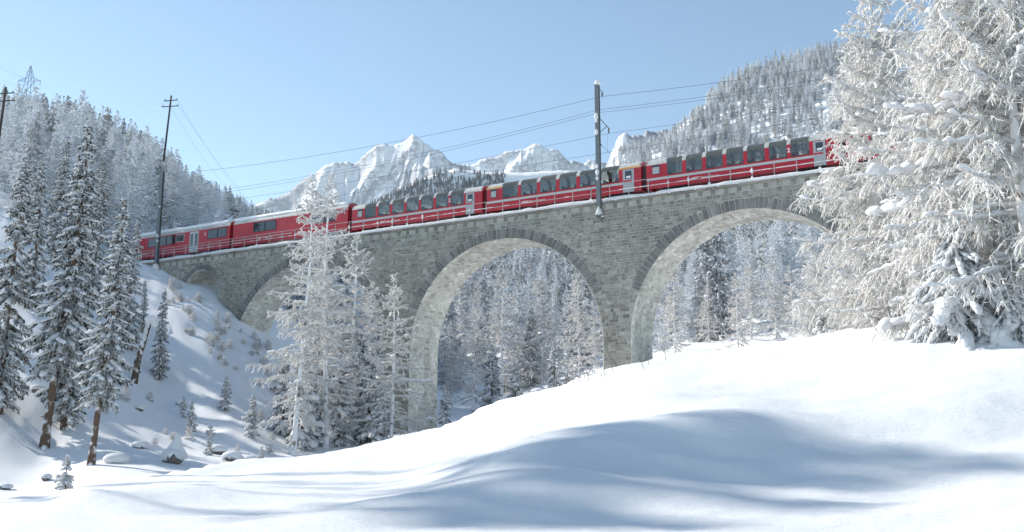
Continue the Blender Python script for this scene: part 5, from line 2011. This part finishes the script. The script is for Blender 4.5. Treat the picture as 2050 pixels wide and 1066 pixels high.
# the white snag
x, y, zz = gpt(268, 92)
g = MB(); prev = Vector((0, 0, -.3))
for q, r in (((.25, 0, 2.2), .30), ((.7, .1, 4.0), .25), ((1.1, .1, 5.6), .18)):
    g.bar(prev, q, r + .03, 9, r); prev = Vector(q)
root = empty('snag', (x, y, zz))
tag(root, 'broken snow-plastered dead trunk leaning on the slope', 'dead trunk')
g.build('trunk', M['bark'], root, smooth=True)
g = MB()
for t in np.linspace(.05, 1, 9):
    g.blob((t * 1.0 - .06, -.06, t * 5.3), .2, .2, .42, int(t * 50), 8, 5)
g.blob((1.15, 0, 5.75), .5, .5, .42, 3, 10, 6)
g.blob((1.5, .1, 5.35), .34, .3, .42, 4, 9, 6)
tag(g.build('snow_cover', M['snow'], root, smooth=True), kind='stuff')

# dry stems along the crest
for i, (px, py, hgt) in enumerate([(1122, 768, .5), (1136, 762, .4), (1150, 752, .55), (1172, 745, .6), (1205, 735, .5), (1212, 738, .45), (1235, 735, .75), (1228, 722, .6), (1260, 728, .5), (1288, 722, .55), (1300, 712, .6), (1333, 706, .6), (1180, 752, .4), (1160, 760, .35)]):
    Yc = float(np.interp((px - CX) / F_, CU, CYD)) - rf.uniform(.2, 3.0)
    x, y, zz = gpt(px, Yc)
    g = MB()
    prev = Vector((0, 0, -.1)); lx = -rf.uniform(.15, .45) * hgt
    for k in range(1, 6):
        t = k / 5
        p = Vector((lx * t + rf.uniform(-.02, .02) - lx * .6 * t * t * (1 if i % 3 else -1), rf.uniform(-.02, .02), hgt * t))
        g.bar(prev, p, .013 * (1.1 - t * .5), 4); prev = p
    if i % 2:
        g.bar((lx * .5, 0, hgt * .5), (lx * .5 - .1, 0, hgt * .75), .008, 4)
    o = g.build('dry_stem', M['stem'])
    o.location = (x, y, zz)
    tag(o, 'thin dry plant stem poking out of the snow crest beneath the viaduct', 'dry stem', 'dry stems on the crest')

# little red hut and snowy roadside wall far behind the middle arch
x, y, zz = gpt(1086, 136)
hut = empty('hut', (x, y, zz), .5)
hut.scale = (.6, .6, .6)
hut.location.z -= .5
tag(hut, 'small reddish wooden hut glimpsed through the middle arch', 'hut')
g = MB(); g.box(-1.0, 1.0, -.8, .8, -.5, 1.2); g.build('wall', M['hutred'], hut)
g = MB(); g.loop_x([(-1.1, 1.15), (0, 1.7), (1.1, 1.15), (1.1, 1.45), (0, 2.05), (-1.1, 1.45)], -1.25, 1.25); g.build('roof', M['snow'], hut)
g = MB(); g.box(-.3, .3, -.84, -.8, -.2, 1.0); g.build('door', M['wood'], hut)
for px, Y, w, lab in ((1012, 155, 4.5, 'snow-topped low wall seen through the middle arch'), (1130, 210, 6.5, 'thin snow-topped roadside wall higher up behind the middle arch')):
    x, y, zz = gpt(px, Y)
    rt_ = empty('low_wall', (x, y, zz), -.2)
    tag(rt_, lab, 'wall')
    g = MB(); g.box(-w / 2, w / 2, -.25, .25, -1, 1.0); g.build('masonry', M['stone'], rt_)
    snow_strip('snow_cover', -w / 2 - .1, w / 2 + .1, -.4, .4, .98, 1.5, rt_, seed=int(px), edge=.2)

# ------------------------------------------------------------------ the air
HAZE = 2.8e-5
g = MB(); g.box(-6500, 6500, -3000, 9000, -61, 2350)
hz = g.build('haze', [])
m, nt, out = new_mat('haze')
pv = N(nt, 'ShaderNodeVolumePrincipled')
pv.inputs['Color'].default_value = (0.80, 0.90, 1.0, 1)
pv.inputs['Density'].default_value = HAZE
pv.inputs['Anisotropy'].default_value = 0.2
nt.links.new(pv.outputs[0], out.inputs['Volume'])
hz.data.materials.append(m)
tag(hz, kind='stuff')
